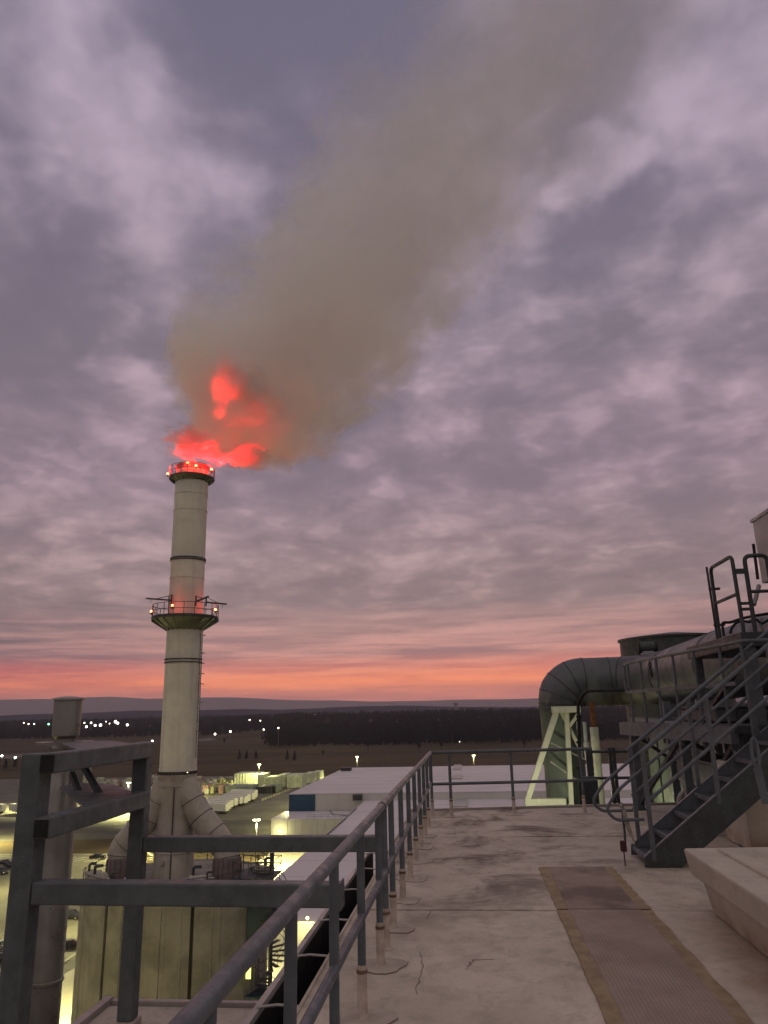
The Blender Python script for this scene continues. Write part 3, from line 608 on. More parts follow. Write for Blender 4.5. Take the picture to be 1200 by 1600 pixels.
# crown
zg = zz_(748)
mb = MB(); mb.lathe((CX, CY, 0), [(CR0*.97, zg-.42), (1.75, zg-.3), (2.02, zg-.1), (2.02, zg+.02), (CR0, zg+.02)], 48, caps=False); cw = mb.build('crown_gallery', dsteel, ch)
for k in range(22):
    a = 2*math.pi*k/22; c, s_ = math.cos(a), math.sin(a); mb = MB(); mb.beam((CX+1.46*c, CY+1.46*s_, zg-.45), (CX+1.95*c, CY+1.95*s_, zg-.12), .05, .14); mb.build('bracket', dsteel, cw, smooth=False)
    mb = MB(); mb.tube([(CX+1.98*c, CY+1.98*s_, zg), (CX+1.98*c, CY+1.98*s_, zg+.95)], .024, 6); mb.build('rail_post', steel, cw)
for z_ in (.95, .5): mb = MB(); mb.tube([(CX+1.98*math.cos(R(a)), CY+1.98*math.sin(R(a)), zg+z_) for a in range(0, 360, 6)], .026, 6, closed=True); mb.build('hoop_rail', steel, cw)
mb = MB(); mb.lathe((CX, CY, 0), [(CR0*.97, ztop-.31), (CR0*.95, ztop+.25), (CR0*.82, ztop+.25), (CR0*.82, ztop-1.5)], 48, caps=False); mb.build('flue_tip', galv, ch)
mb = MB(); mb.lathe((CX, CY, ztop+.1), [(CR0*.96, -.04), (CR0+.03, -.04), (CR0+.03, .04), (CR0*.96, .04)], 48, caps=False); mb.build('tip_ring', galv, ch)
RED = (1, .010, .008)
def beacon(p, e, lab, aim=None, spot=70, e2=0):
    t = thing('beacon_lamp', p, lab, 'warning light'); p = Vector(p)
    mb = MB(); mb.tube([p-Vector((0, 0, .28)), p-Vector((0, 0, .08))], .07, 10); mb.build('base', dsteel, t)
    mb = MB(); mb.sph(p, .10, 12); g = mb.build('lens', redglow, t)
    o_ = light('beacon_light', p+Vector((0, 0, .22)), e, RED, t, .12)
    if aim is not None: light('puff_fill_spot', p+Vector((0, 0, .3)), e2, RED, t, .15, 'SPOT', aim, spot, .7)  # added red spot, aimed at the smoke to redden it
PF = [atr(303, 692, 69.6), atr(386, 712, 69.6), atr(388, 606, 69.5)]
cd = [(CX-2.0, CY-.75), (CX-.9, CY-1.75), (CX+2.05, CY-.7), (CX+.9, CY+1.7)]
beacon((*cd[0], zg+.35), 260, 'glowing red beacon on left side of chimney crown', PF[0], 50, 9000)
beacon((CX-1.0, CY+1.6, zg+1.15), 260, 'glowing red beacon at the back of chimney crown', atr(362, 588, 69.5), 22, 26000)
beacon((*cd[2], zg+.55), 260, 'glowing red beacon on right side of chimney crown', PF[1], 40, 17000)
beacon((CX+.9, CY-1.5, zg+.7), 120, 'glowing red beacon at the right front of chimney crown', atr(410, 665, 72), 70, 2600)
beacon((CX+.2, CY-1.75, zg+.95), 200, 'glowing red beacon at the front of chimney crown', atr(424, 630, 69.5), 20, 22000)
zq = zp+.75
beacon((CX-2.75, CY-.8, zq-.1), 40, 'glowing red beacon at left end of the ring platform')
beacon((CX-.1, CY-2.75, zq+.05), 30, 'glowing red beacon at the front of the ring platform')
beacon((CX+2.8, CY-.4, zq-.1), 40, 'glowing red beacon at right end of the ring platform')
# ------------------------------------------------------------------ smoke
def vmat(name, fn):
    m = bpy.data.materials.new(name); m.use_nodes = True; t = NT(m.node_tree); t.N.remove(t.N['Principled BSDF'])
    pv = t.N.new('ShaderNodeVolumePrincipled'); t.L.new(pv.outputs[0], t.N['Material Output'].inputs['Volume']); fn(t, pv); return m
A0 = atr(366, 645, 78); A1 = atr(945, -30, 122); AX = (A1-A0).normalized(); LEN = (A1-A0).length
RB, RT_ = 9.9, 21
def plume():
    z0, z1 = -5.6, LEN*1.25; n, rows = 28, 36; V_, F_ = [], []
    for i in range(rows+1):
        u = i/rows; z = z0+(z1-z0)*u; t = z/LEN; base = RB+(RT_-RB)*t
        cap = math.sqrt(max(0, 1-max(0, (.085-u)/.085)**2))*math.sqrt(max(0, 1-max(0, (u-.94)/.06)**2))
        for k in range(n):
            a = 2*math.pi*k/n
            r = base*1.12*cap*(1+.10*math.sin(3*a+z*.18)+.08*math.sin(5*a-z*.31+1)+.05*math.sin(2*a+z*.5))
            V_.append((r*math.cos(a), r*math.sin(a), z))
    for i in range(rows): F_ += [(i*n+k, i*n+(k+1) % n, (i+1)*n+(k+1) % n, (i+1)*n+k) for k in range(n)]
    F_ += [tuple(range(n))[::-1], tuple(rows*n+k for k in range(n))]
    mb = MB(); mb.v = V_; mb.f = F_
    def fn(t, pv):
        c = t.coord('Object'); wv = t.noise(c, .09, 3, .55, out='Color')
        cw_ = t.v('ADD', c, t.v('SCALE', t.v('SUBTRACT', wv, (.5, .5, .5)), scale=7))
        x, y, z = t.xyz(cw_); r = t.m('SQRT', t.m('ADD', t.m('MULTIPLY', x, x), t.m('MULTIPLY', y, y)))
        tt = t.m('DIVIDE', z, LEN); Rz = t.m('MULTIPLY_ADD', tt, RT_-RB, RB)
        ze = t.m('MULTIPLY', t.m('MAXIMUM', t.m('MULTIPLY', z, -1), 0), 2.1)
        rn = t.m('DIVIDE', t.m('SQRT', t.m('ADD', t.m('MULTIPLY', r, r), t.m('MULTIPLY', ze, ze))), Rz)
        nz = t.m('ADD', t.m('MULTIPLY', t.noise(cw_, .13, 5, .6), .5), t.m('MULTIPLY', t.noise(cw_, .36, 5, .62), .5))
        d = t.m('ADD', t.m('SUBTRACT', .93, rn), t.m('MULTIPLY', t.m('SUBTRACT', nz, .5), 2.7))
        den = t.m('MULTIPLY', t.rng(d, 0, t.m('MULTIPLY_ADD', tt, .5, .28)), t.ramp(t.m('MULTIPLY', tt, .75), [(0, .50), (.12, .22), (.3, .080), (.5, .042), (.75, .024), (1, .015)]))
        edge = t.rng(rn, .9, 1.1, 1, 0); den = t.m('MULTIPLY', den, edge)
        t.L.new(den, pv.inputs['Density']); pv.inputs['Color'].default_value = (1, .982, .966, 1); pv.inputs['Anisotropy'].default_value = .0
    o = mb.build('smoke_plume', vmat('plume_volume', fn)); o.location = A0
    o.rotation_mode = 'QUATERNION'; o.rotation_quaternion = AX.to_track_quat('Z', 'Y'); o.data.materials[0].cycles.volume_step_rate = .22
    tag(o, 'broad grey brown smoke plume drifting up to the right from the chimney', 'smoke', kind='stuff')
plume()
def puff(c, ax, rot, dens, lab, seed, alb=.90):
    n = 20; mb = MB(); mb.sph((0, 0, 0), 1.0, n); 
    mb.v = [tuple(Vector(v)*(1.2+.12*math.sin(5*v[0]+seed)*math.cos(4*v[1])+.08*math.sin(7*v[2]+seed))) for v in mb.v]
    def fn(t, pv):
        q = t.coord('Object'); q2 = t.v('ADD', q, (seed*3.1, seed*1.7, 0)); wv = t.noise(q2, 2.3, 5, .65, out='Color')
        d0 = t.v('LENGTH', t.v('ADD', q, t.v('SCALE', t.v('SUBTRACT', wv, (.5, .5, .5)), scale=1.9)))
        d = t.m('ADD', t.m('SUBTRACT', .66, d0), t.m('MULTIPLY', t.m('SUBTRACT', t.noise(q2, 3.8, 7, .7), .5), 3.2))
        ed = t.rng(t.v('LENGTH', q), .9, 1.1, 1, 0)
        t.L.new(t.m('MULTIPLY', t.m('MULTIPLY', t.rng(d, 0, .6), ed), dens), pv.inputs['Density']); pv.inputs['Color'].default_value = (alb, alb*.97, alb*.95, 1)
    o = mb.build('smoke_puff', vmat('puff_volume', fn)); o.location = c; o.scale = ax; o.data.materials[0].cycles.volume_step_rate = .3
    X = CR*math.cos(rot)+CU*math.sin(rot); Y_ = cf; Z_ = X.cross(Y_)
    o.rotation_euler = Matrix((X, Y_, Z_)).transposed().to_euler(); tag(o, lab, 'smoke', kind='stuff')
puff(PF[0], (3.9, 1.9, 2.1), -.25, 3.0, 'long bright red smoke puff just above the chimney mouth', 1.3, .74)
puff(PF[1], (3.3, 1.7, 1.9), .05, 3.2, 'round red smoke puff right of the chimney mouth', 2.6, .74)
puff(PF[2], (6.2, 2.0, 3.3), -.6, 3.0, 'ragged salmon red smoke puff high above the chimney', 4.1)
puff(atr(384, 656, 69.6), (3.4, 1.6, 1.5), .3, .9, 'faint pink smoke puff between the upper and lower red ones', 6.2)
# ------------------------------------------------------------------ spiral stair and decks right of the silo
stc = Vector((aty(424, 1400, 60).x, 60.0)); stz1 = -9.4
ss = thing('stair_tower', (stc.x, stc.y, GZ), 'dark steel spiral stair tower clinging to right side of silo', 'stair')
mb = MB(); mb.tube([(stc.x, stc.y, GZ), (stc.x, stc.y, stz1+1)], .16, 10); mb.build('core_pole', dsteel, ss)
k = 0; z = GZ+.3; rail = []
while z < stz1:
    a = k*R(24); c, s_ = math.cos(a), math.sin(a); mb = MB(); mb.box((stc.x+.62*c, stc.y+.62*s_, z), (1.05, .34, .05), a)
    mb.build('step', dsteel, ss, smooth=False); rail.append((stc.x+1.12*c, stc.y+1.12*s_, z+1.0)); k += 1; z += .25
mb = MB(); mb.tube(rail, .03, 5); mb.tube([(p[0], p[1], p[2]-.5) for p in rail], .025, 5); mb.build('handrail', dsteel, ss)
mb = MB()
for p in rail[::2]: mb.tube([p, (p[0], p[1], p[2]-1.0)], .02, 5)
mb.build('balusters', dsteel, ss, kind='stuff')
bluem = mat('teal_steel', (.012, .035, .06), .5, 0, .3, 1)
for (z0, z1, dx0, dx1) in ((-22, -17.8, -1.9, -.1), (-14.2, -11.8, -1.6, .3), (-27.5, -25.2, -1.7, .2)):
    mb = MB(); mb.bb((stc.x+dx0, stc.y-.9, z0), (stc.x+dx1, stc.y+.9, z1)); mb.build('enclosure', bluem, ss, smooth=False, bevel=.08)
mb = MB(); mb.add([(stc.x+.2, stc.y-.9, -19.2), (stc.x+.2, stc.y+.9, -19.2), (stc.x+.2, stc.y+.9, -21.4), (stc.x+.2, stc.y-.9, -21.4), (stc.x+1.5, stc.y, -20.3)], [(0, 1, 4), (1, 2, 4), (2, 3, 4), (3, 0, 4), (3, 2, 1, 0)]); mb.build('hopper', dsteel, ss, smooth=False)
q = Vector((stc.x-1.3, stc.y-1.2, -16.2)); mb = MB(); mb.box(q, (.35, .1, .75)); mb.build('lit_window', mat('window_light', (1, 1, .4), .5, emit=((.9, 1, .25), 1.6), bump=0), ss, smooth=False)
dk = thing('catwalk', (stc.x-1, stc.y-3, ST), 'small railed dark catwalk above the silo edge by the stair', 'catwalk')
x0, x1, y0, y1, dz_ = stc.x-2.6, stc.x+.4, stc.y-1.5, stc.y+1.3, -9.9
mb = MB(); mb.bb((x0, y0, dz_-.12), (x1, y1, dz_)); mb.build('deck', dsteel, dk, smooth=False)
for h_ in (1.1, .55):
    mb = MB(); mb.tube([(x0, y0, dz_+h_), (x1, y0, dz_+h_), (x1, y1, dz_+h_), (x0, y1, dz_+h_)], .035, 6); mb.build('rail', dsteel, dk)
for i in range(6):
    for yv in (y0, y1): mb = MB(); xx_ = x0+(x1-x0)*i/5; mb.tube([(xx_, yv, dz_), (xx_, yv, dz_+1.1)], .03, 6); mb.build('post', dsteel, dk)
for xx_, yv in ((x0+.1, y0+.1), (x1-.1, y0+.1)): mb = MB(); mb.tube([(xx_, yv, dz_-.1), (xx_, yv, -16)], .08, 6); mb.build('leg', dsteel, dk)
# ------------------------------------------------------------------ warehouses
def whouse(name, lab, x0, x1, y0, y1, zr_, cap=.25, wall=wallw):
    t = thing(name, ((x0+x1)/2, (y0+y1)/2, GZ), lab, 'warehouse'); mb = MB(); mb.bb((x0, y0, GZ), (x1, y1, zr_-.3)); mb.build('wall', wall, t, smooth=False)
    mb = MB(); mb.bb((x0-.15, y0-.15, zr_-.295), (x1+.15, y1+.15, zr_)); mb.build('roof', roofw, t, smooth=False)
    n = int((y1-y0)/14)
    mb = MB()
    for k in range(1, n): mb.bb((x0, y0+k*(y1-y0)/n-.05, zr_), (x1, y0+k*(y1-y0)/n+.05, zr_+.06))
    mb.build('roof_seam', roofw, t, smooth=False)
    return t
w1 = whouse('warehouse', 'near white roofed warehouse running away to the left of deck', -37.4, 60, 119.5, 273.0, -27.9)
w2 = whouse('warehouse', 'tall far warehouse with blue corner panel and wide white roof', -64.5, 95, 273.2, 395, -25.4)
w3 = whouse('warehouse_annex', 'low annex with yellow lit front wall beside the near warehouse', -66, -37.6, 254, 272.8, -31.25)
mb = MB(); mb.bb((-64.65, 272.95, -36), (-55.3, 273.15, -25.75)); mb.build('blue_panel', blue, w2, smooth=False)
for k in range(10): mb = MB(); mb.bb((-63+k*2.5, 253.86, GZ+.1), (-60.6+k*2.5, 253.96, -31.6)); mb.build('wall_panel', wallw, w3, smooth=False)
for k in range(18):
    mb = MB(); mb.bb((-37.5, 122+k*7, GZ+.1), (-37.43, 128.8+k*7, -28.3)); mb.build('wall_panel', wallw, w1, smooth=False)
for k in range(12): mb = MB(); mb.bb((-37.2+k*6, 119.35, GZ+.1), (-31.4+k*6, 119.45, -28.3)); mb.build('wall_panel', wallw, w1, smooth=False)
# roof furniture
def rooftop_unit(p, s, lab, m=dsteel):
    t = thing('air_handler', p, lab, 'roof unit'); mb = MB(); mb.bb((p[0]-s[0]/2, p[1]-s[1]/2, p[2]+.25), (p[0]+s[0]/2, p[1]+s[1]/2, p[2]+s[2])); mb.build('casing', m, t, smooth=False, bevel=.05)
    for sx_ in (-1, 1): mb = MB(); mb.bb((p[0]+sx_*s[0]*.4-.1, p[1]-s[1]/2, p[2]), (p[0]+sx_*s[0]*.4+.1, p[1]+s[1]/2, p[2]+.25)); mb.build('skid', dsteel, t, smooth=False)
    for k in range(4): mb = MB(); mb.bb((p[0]-s[0]*.42, p[1]-s[1]/2-.03, p[2]+.5+k*.3*s[2]/2), (p[0]+s[0]*.42, p[1]-s[1]/2-.005, p[2]+.6+k*.3*s[2]/2)); mb.build('louvre', black, t, smooth=False)
p = atz(559, 1251, -27.9); rooftop_unit(tuple(p), (3.2, 2.6, 2.0), 'square black air handler on near warehouse roof')
p = atz(541, 1204.5, -25.4); rooftop_unit(tuple(p), (5, 4, 1.6), 'tiny dark unit at far edge of tall warehouse roof')
for (x0, y0, x1, y1, zz, lab) in ((708, 1196, 721, 1203, -25.4, 'small grey curb on the far roof seen above the rail'), (706, 1212, 722, 1218, -25.4, 'flat grey hatch on the far roof behind rail'), (708, 1251, 731, 1262, -27.9, 'grey roof hatch on near warehouse behind the far rail')):
    a, b = atz(x0, y1, zz), atz(x1, y0, zz); t = thing('roof_hatch', tuple(a), lab, 'hatch'); mb = MB(); mb.bb((a.x, a.y, zz+.01), (b.x, b.y, zz+.45)); mb.build('lid', trailerg, t, smooth=False, bevel=.03)
    mb = MB(); mb.bb((a.x-.15, a.y-.15, zz), (b.x+.15, b.y+.15, zz+.25)); mb.build('curb', wallw, t, smooth=False)
# stepped pipe rails and small ladders along the annex roof
pr_ = thing('roof_pipe', (-45, 262, -27.9), 'dark dotted pipe run along the left roof edge of near warehouse', 'pipe')
mb = MB(); a, b = Vector((-37.0, 225, -27.7)), Vector((-37.0, 184, -27.7)); mb.tube([a, b], .12, 6)
for k in range(12): q = a+(b-a)*k/11; mb.box(q-Vector((0, 0, .1)), (.5, .5, .4))
mb.build('pipe', dsteel, pr_)
mb = MB(); mb.tube([(-50, 272.6, -30.9), (-47, 262, -30.9), (-37.8, 255, -30.9), (-37.2, 250, -27.7), (-37.1, 226, -27.7)], .12, 6); mb.build('pipe', dsteel, pr_)
rr_ = thing('roof_rail', (-50, 255, -31.3), 'thin pale rail along the annex roof front', 'railing')
for z_ in (.55, 1.1): mb = MB(); mb.tube([(-54, 254.4, -31.2+z_), (-38, 254.4, -31.2+z_)], .05, 5); mb.build('rail', galv, rr_)
for k in range(8): mb = MB(); mb.tube([(-54+k*2.28, 254.4, -31.2), (-54+k*2.28, 254.4, -30.1)], .05, 5); mb.build('post', galv, rr_)
def wall_lamp(p, n, e, lab, aim=None):
    t = thing('wall_lamp', p, lab, 'lamp'); p = Vector(p); n = Vector(n)
    mb = MB(); mb.box(p, (.5, .35, .3)); mb.build('housing', dsteel, t, smooth=False)
    mb = MB(); mb.sph(p+n*.3-Vector((0, 0, .15)), .22, 8); mb.build('lens', exitglow, t)
    light('wall_light', p+n*2.2-Vector((0, 0, .5)), e*1.7, YEL, t, .3)
p = aty(437, 1297, 253.6); wall_lamp(tuple(p), (0, -1, 0), 500, 'bright lamp on the annex front wall')
p = aty(481, 1432, 119.1); wall_lamp(tuple(p), (0, -1, 0), 450, 'bright lamp on the near warehouse end wall')
wall_lamp((-37.8, 176, -34), (-1, 0, 0), 2500, 'assumed unseen lamp on the side wall of the near warehouse')  # assumed lamp on a wall facing away, lighting the paving beside it
for k, (yv, lb) in enumerate(((284, 'near'), (318, 'middle'), (352, 'far'), (386, 'farthest'))): wall_lamp((-64.9, yv, -27.5), (-1, 0, 0), 9000, 'added unseen lamp high on the blue cornered warehouse side wall, %s one' % lb)  # added lamps on a wall out of view, brightening the yard
wall_lamp((-22, 119.1, -33), (0, -1, 0), 500, 'assumed unseen lamp on the right part of near warehouse end wall')  # assumed lamp hidden by the deck edge, lighting the end wall
# ------------------------------------------------------------------ lamp posts
def lamp_master():
    t = thing('lamp_post', (0, 0, 0), 'x', 'lamp post', 'tall yard lamp posts')
    mb = MB(); mb.tube([(0, 0, 0), (0, 0, 6), (0, 0, 12.6)], [.16, .13, .09], 8); mb.build('pole', galv, t)
    mb = MB(); mb.bb((-.4, -.4, 0), (.4, .4, .7)); mb.build('plinth', concpad, t, smooth=False)
    mb = MB(); mb.tube([(-.6, 0, 12.6), (.6, 0, 12.6)], .06, 6); mb.build('cross_arm', galv, t)
    for sx_ in (-1, 1):
        mb = MB(); mb.box((sx_*.55, 0, 12.7), (.95, .6, .18)); h = mb.build('lamp_head', galv, t, smooth=False)
        mb = MB(); mb.sph((sx_*.5, 0, 12.45), .5, 8, (1, 1, .6)); mb.build('lamp_lens', lampglow, h)
    l = bpy.data.lights.new('yard_light', 'SPOT'); l.energy = 22000; l.spot_size = R(158); l.spot_blend = .35; l.color = YEL; l.shadow_soft_size = .5
    o = bpy.data.objects.new('yard_light', l); COL.objects.link(o); o.location = (0, 0, 11.7); o.parent = t
    return t
lm = lamp_master(); first = True
lamps = [((405, 1194), None, 'yard lamp post rising among the stacked white containers'), ((401, 1280), None, 'nearest yard lamp post, between flue leg and annex'),
         ((558, 1182), None, 'lamp post beyond the far warehouse roof, left of the rail corner'), ((740, 1180), None, 'lamp post glowing above far roof, right of the rail corner'),
         (None, (-150, 330), 'yard lamp post added unseen behind the chimney among the trailers'), (None, (-120, 150), 'car park lamp post added out of view beside the silo'),  # added posts, out of view, to light yard and car park
         (None, (-205, 350), 'assumed lamp post above the long lit trailer at far left'), (None, (-165, 250), 'assumed unseen lamp post by the verge behind the vent stack'),  # assumed posts, put in to light the left yard
         (None, (-44, 100), 'assumed unseen lamp post lighting the pale service yard'), (None, (-144, 385), 'yard lamp post added unseen behind the chimney near the bales'), (None, (-66, 95), 'assumed unseen lamp post at the corner of the service yard'), (None, (-81, 150), 'car park lamp post added unseen behind the vent stack'), (None, (-98, 230), 'lamp post added unseen behind the frame post'), (None, (-110, 188), 'car park lamp post added unseen behind the left frame post'), (None, (-20, 34), 'assumed lamp post below the picture in front of the silo'), (None, (-46, 36), 'assumed lamp post below the picture left of the silo')]  # unseen posts added or assumed to light the yards, car park and silo
for px, xy, lab in lamps:
    if px: q = atz(px[0], px[1], GZ+12.6)
    else: q = Vector((xy[0], xy[1], 0))
    if first: o = lm; first = False
    else: o = copy_tree(lm)
    o.location = (q.x, q.y, GZ); o['label'] = lab
    bo = (4.0 if 'left of' in lab else 7.0) if 'below the picture' in lab else 1.1 if 'car park' in lab else 1.3 if 'near the bales' in lab else (1.3 if 'stacked white' in lab else (6.5 if 'yard' in lab or 'trailer' in lab or 'verge' in lab else 2.6))
    for c_ in o.children:
        if c_.type == 'LIGHT': c_.data = c_.data.copy(); c_.data.energy = 22000*bo
    o.rotation_euler.z = random.uniform(-.4, .4)
# ------------------------------------------------------------------ trailers
def trailer_master(name, body, L=14.5, cat='trailer', lab='x', group='parked trailers'):
    t = thing(name, (0, 0, 0), lab, cat, group)
    mb = MB(); mb.bb((-1.3, 0, 1.15), (1.3, L, 4.0)); bd = mb.build('box_body', body, t, smooth=False, bevel=.04)
    for s_ in (-1, 1): mb = MB(); mb.bb((s_*.65-.62, -.04, 1.25), (s_*.65+.62, -.005, 3.85)); mb.build('rear_door', body, t, smooth=False)
    mb = MB(); mb.bb((-.5, .2, .85), (-.35, L-1, 1.14)); mb.bb((.35, .2, .85), (.5, L-1, 1.14)); mb.build('chassis', dsteel, t, smooth=False)
    for yv in (1.6, 2.9):
        for s_ in (-1, 1): mb = MB(); mb.tube([(s_*.75, yv, .52), (s_*1.25, yv, .52)], .52, 12); mb.build('wheel', black, t)
    for s_ in (-1, 1): mb = MB(); mb.bb((s_*.7-.08, L-3.2, 0), (s_*.7+.08, L-3.0, 1.14)); mb.build('landing_leg', dsteel, t, smooth=False)
    mb = MB(); mb.bb((-1.2, .0, .55), (1.2, .1, .7)); mb.build('bumper', dsteel, t, smooth=False)
    return t
tw = trailer_master('semi_trailer', trailerm)
rows = []
nA = atz(343, 1278, GZ); nB = atz(372, 1262, GZ); nC = atz(392, 1250, GZ)
def place(master, used, q, rz, lab, grp=None):
    o = master if not used else copy_tree(master); o.location = (q.x, q.y, GZ+.03); o.rotation_euler.z = rz; o['label'] = lab
    if grp: o['group'] = grp
    return o
used = False; W_ = ['nearest', 'second', 'third', 'fourth', 'fifth', 'sixth', 'seventh', 'eighth', 'ninth']
base = atz(354, 1272, GZ); dirr = (atz(376, 1259, GZ)-base); dirr = dirr.normalized()
for k in range(5):
    place(tw, used, base+dirr*6.6*k+Vector((random.uniform(-1, 1), 0, 0)), R(70+random.uniform(-1.5, 1.5)), '%s white box trailer of the angled row right of the flue legs' % W_[k].capitalize()); used = True
base2 = atz(384, 1259, GZ)
for k in range(5): place(tw, True, base2+dirr*7.2*k+Vector((random.uniform(-1, 1), 0, 0)), R(70), '%s white box trailer of the farther angled row by the containers' % W_[k].capitalize())
q0 = atz(58, 1272, GZ)
place(tw, True, q0, R(78), 'white box trailer brightly lit at far left edge of yard'); place(tw, True, q0+Vector((-17, 2, 0)), R(80), 'lit white trailer beyond the far left one')
for k, px in enumerate((222, 236)): place(tw, True, atz(px, 1246-4*k, GZ), R(70), '%s white trailer seen between frame post and chimney' % ('Left' if k == 0 else 'Right'))
# containers
def container(q, d, rz, m, lab, nm='container', rib=8):
    t = thing(nm, tuple(q), lab, 'container', 'containers stacked in the far yard'); M = Matrix.Rotation(rz, 3, 'Z'); c = Vector(q)+Vector((0, 0, d[2]/2))
    mb = MB(); mb.box(c, d, rz); mb.build('shell', m, t, smooth=False, bevel=.03)
    mb = MB(); n = rib
    for k in range(n+1):
        u = -d[0]/2+d[0]*k/n; mb.box(c+M @ Vector((u, -d[1]/2-.12, 0)), (.45, .24, d[2]*.94), rz)
    mb.build('ribs', m, t, smooth=False); return t
wc = mat('wrapped_white', (.62, .66, .5), .6, 0, .3, .5, streaks=.2); gc = mat('container_green_grey', (.22, .27, .22), .6, 0, .25, .4); dkc = mat('container_black', (.03, .03, .035), .6)
for i, (x0, x1, yb, H, m, lab) in enumerate([
    (366, 402, 1229, 7.6, wc, 'tall pale ribbed container stack left of the yard lamp'), (402, 413, 1231, 7.4, wc, 'narrow pale container just behind the yard lamp pole'), (414, 433, 1233, 7.0, wc, 'pale ribbed container right of the yard lamp'),
    (353, 393, 1242, 4.4, gc, 'low grey green container with pale top in front of the tall stack'), (400, 424, 1240, 4.0, dkc, 'black sided container in front of the lamp pole'), (424, 432, 1239, 4.4, gc, 'small grey end container beside the black one'),
    (434, 447, 1230, 7.0, wc, 'pale container block with dark doorway at left'), (448, 472, 1231, 7.0, wc, 'wide pale container block near the warehouse corner'), (474, 487, 1224, 6.4, wc, 'small pale container behind the wide block'), (487, 500, 1219, 5.0, wc, 'last pale container before the white roof')]):
    a, b = atz(x0, yb, GZ+.02), atz(x1, yb, GZ+.02); wdt = (b-a).length; q = (a+b)/2; container((q.x, q.y+7, GZ+.03), (wdt-1.0, 14, H-random.uniform(0, .8)), 0, m, lab)
# jumble of wrapped bales
balem = [wc, mat('bale_pink', (.5, .3, .25), .7, 0, .3, .6), mat('bale_yellow', (.5, .5, .25), .7, 0, .3, .6), mat('bale_tan', (.4, .3, .2), .7, 0, .3, .6), mat('bale_pale', (.6, .6, .52), .7, 0, .3, .6)]
def bales(px0, px1, py0, py1, n, seed, where):
    random.seed(seed); made = {}
    for k in range(n):
        px, py = random.uniform(px0, px1), random.uniform(py0, py1); q = atz(px, py, GZ); lv = random.choice((0, 0, 1))
        mb = MB(); rz = random.uniform(0, 1.5); s_ = random.uniform(1.6, 3.0)
        t = thing('bale', (q.x, q.y, GZ+.03), 'wrapped bale in the jumbled heap %s' % where, 'bale', 'wrapped bales heaped %s' % where)
        m_ = random.choice(balem); hh = random.uniform(2.4, 4.6)
        mb.box((q.x, q.y, GZ+.03+hh/2), (s_, s_*1.3, hh), rz); mb.build('wrap', m_, t, smooth=False, bevel=.25)
        mb = MB(); mb.box((q.x, q.y, GZ+.06+hh/2), (s_*1.02, .12, hh*1.01), rz); mb.build('band', dkc, t, smooth=False)
bales(306, 362, 1224, 1241, 55, 5, 'between chimney and containers'); bales(126, 215, 1226, 1238, 34, 9, 'seen through the steel frame'); bales(218, 246, 1218, 1226, 12, 11, 'left of the chimney neck')
random.seed(21)
br_ = []
for k in range(11):
    q = atz(410+(455-410)*k/10, 1251-(1251-1234)*k/10, GZ); t = thing('concrete_barrier', (q.x, q.y, GZ+.02), '%s pale concrete barrier from the near end of the yard edge line' % ['first','second','third','fourth','fifth','sixth','seventh','eighth','ninth','tenth','last'][k], 'barrier', 'concrete barriers lining the yard')
    mb = MB(); mb.extr([(q.x-.35, q.y-1.6, GZ+.02), (q.x+.35, q.y-1.6, GZ+.02), (q.x+.12, q.y-1.6, GZ+1.0), (q.x-.12, q.y-1.6, GZ+1.0)], (0, 3.2, 0)); mb.build('body', concpad, t, smooth=False)
# ------------------------------------------------------------------ cars
def car_master(col, lab, suv=False):
    m = mat('car_paint_%s' % '_'.join(str(int(c*100)) for c in col), col, .28, .2, .05, 2, bump=0)
    t = thing('parked_car', (0, 0, 0), lab, 'car', 'cars in the car park'); H = 1.75 if suv else 1.45
    low = [(-2.25, .35), (-2.3, .6), (-2.2, .92), (-1.3, 1.02), (1.1 if not suv else 1.9, 1.02), (2.1, .95), (2.28, .7), (2.25, .35)]
    if suv: top = [(-1.15, 1.0), (-.5, H-.05), (1.75, H), (2.12, 1.0)]
    else: top = [(-1.15, 1.0), (-.4, H-.03), (.85, H), (1.75, 1.0)]
    mb = MB(); w2_ = .9
    sec = [(-.9, .93), (-.8, 1), (.8, 1), (.9, .93)]
    mb.extr([(-w2_, y, z) for y, z in low], (2*w2_, 0, 0)); mb.build('body', m, t, smooth=False, bevel=.08)
    mb = MB(); n = len(top); vs3 = [(-.8 if z < 1.1 else -.62, y, z-.01) for y, z in top]+[(.8 if z < 1.1 else .62, y, z-.01) for y, z in top]
    mb.add(vs3, [tuple(range(n))[::-1], tuple(range(n, 2*n))]+[(i, (i+1) % n, n+(i+1) % n, n+i) for i in range(n)]); cab = mb.build('windows', glassd, t, smooth=False, bevel=.04)
    mb = MB(); mb.bb((-.62, top[1][0]+.05, H-.02), (.62, top[2][0]-.05, H+.03)); mb.build('roof_panel', m, t, smooth=False, bevel=.02)
    for y in (-1.4, 1.4):
        for s_ in (-1, 1): mb = MB(); mb.tube([(s_*.72, y, .33), (s_*.93, y, .33)], .33, 14); wh = mb.build('wheel', black, t); mb = MB(); mb.tube([(s_*.9, y, .33), (s_*.94, y, .33)], .19, 10); mb.build('rim', galv, wh)
    for s_ in (-1, 1):
        mb = MB(); mb.box((s_*.66, -2.27, .72), (.34, .08, .15)); mb.build('headlight', mat('headlight_glass', (.6, .6, .58), .2, bump=0), t, smooth=False)
        mb = MB(); mb.box((s_*.7, 2.25, .8), (.28, .07, .16)); mb.build('tail_light', mat('tail_glass', (.3, .01, .01), .2, bump=0), t, smooth=False)
    return t
cm = [car_master((.012, .012, .014), 'x'), car_master((.02, .022, .03), 'x', True), car_master((.25, .25, .26), 'x'), car_master((.03, .012, .012), 'x')]
usedc = [False]*4
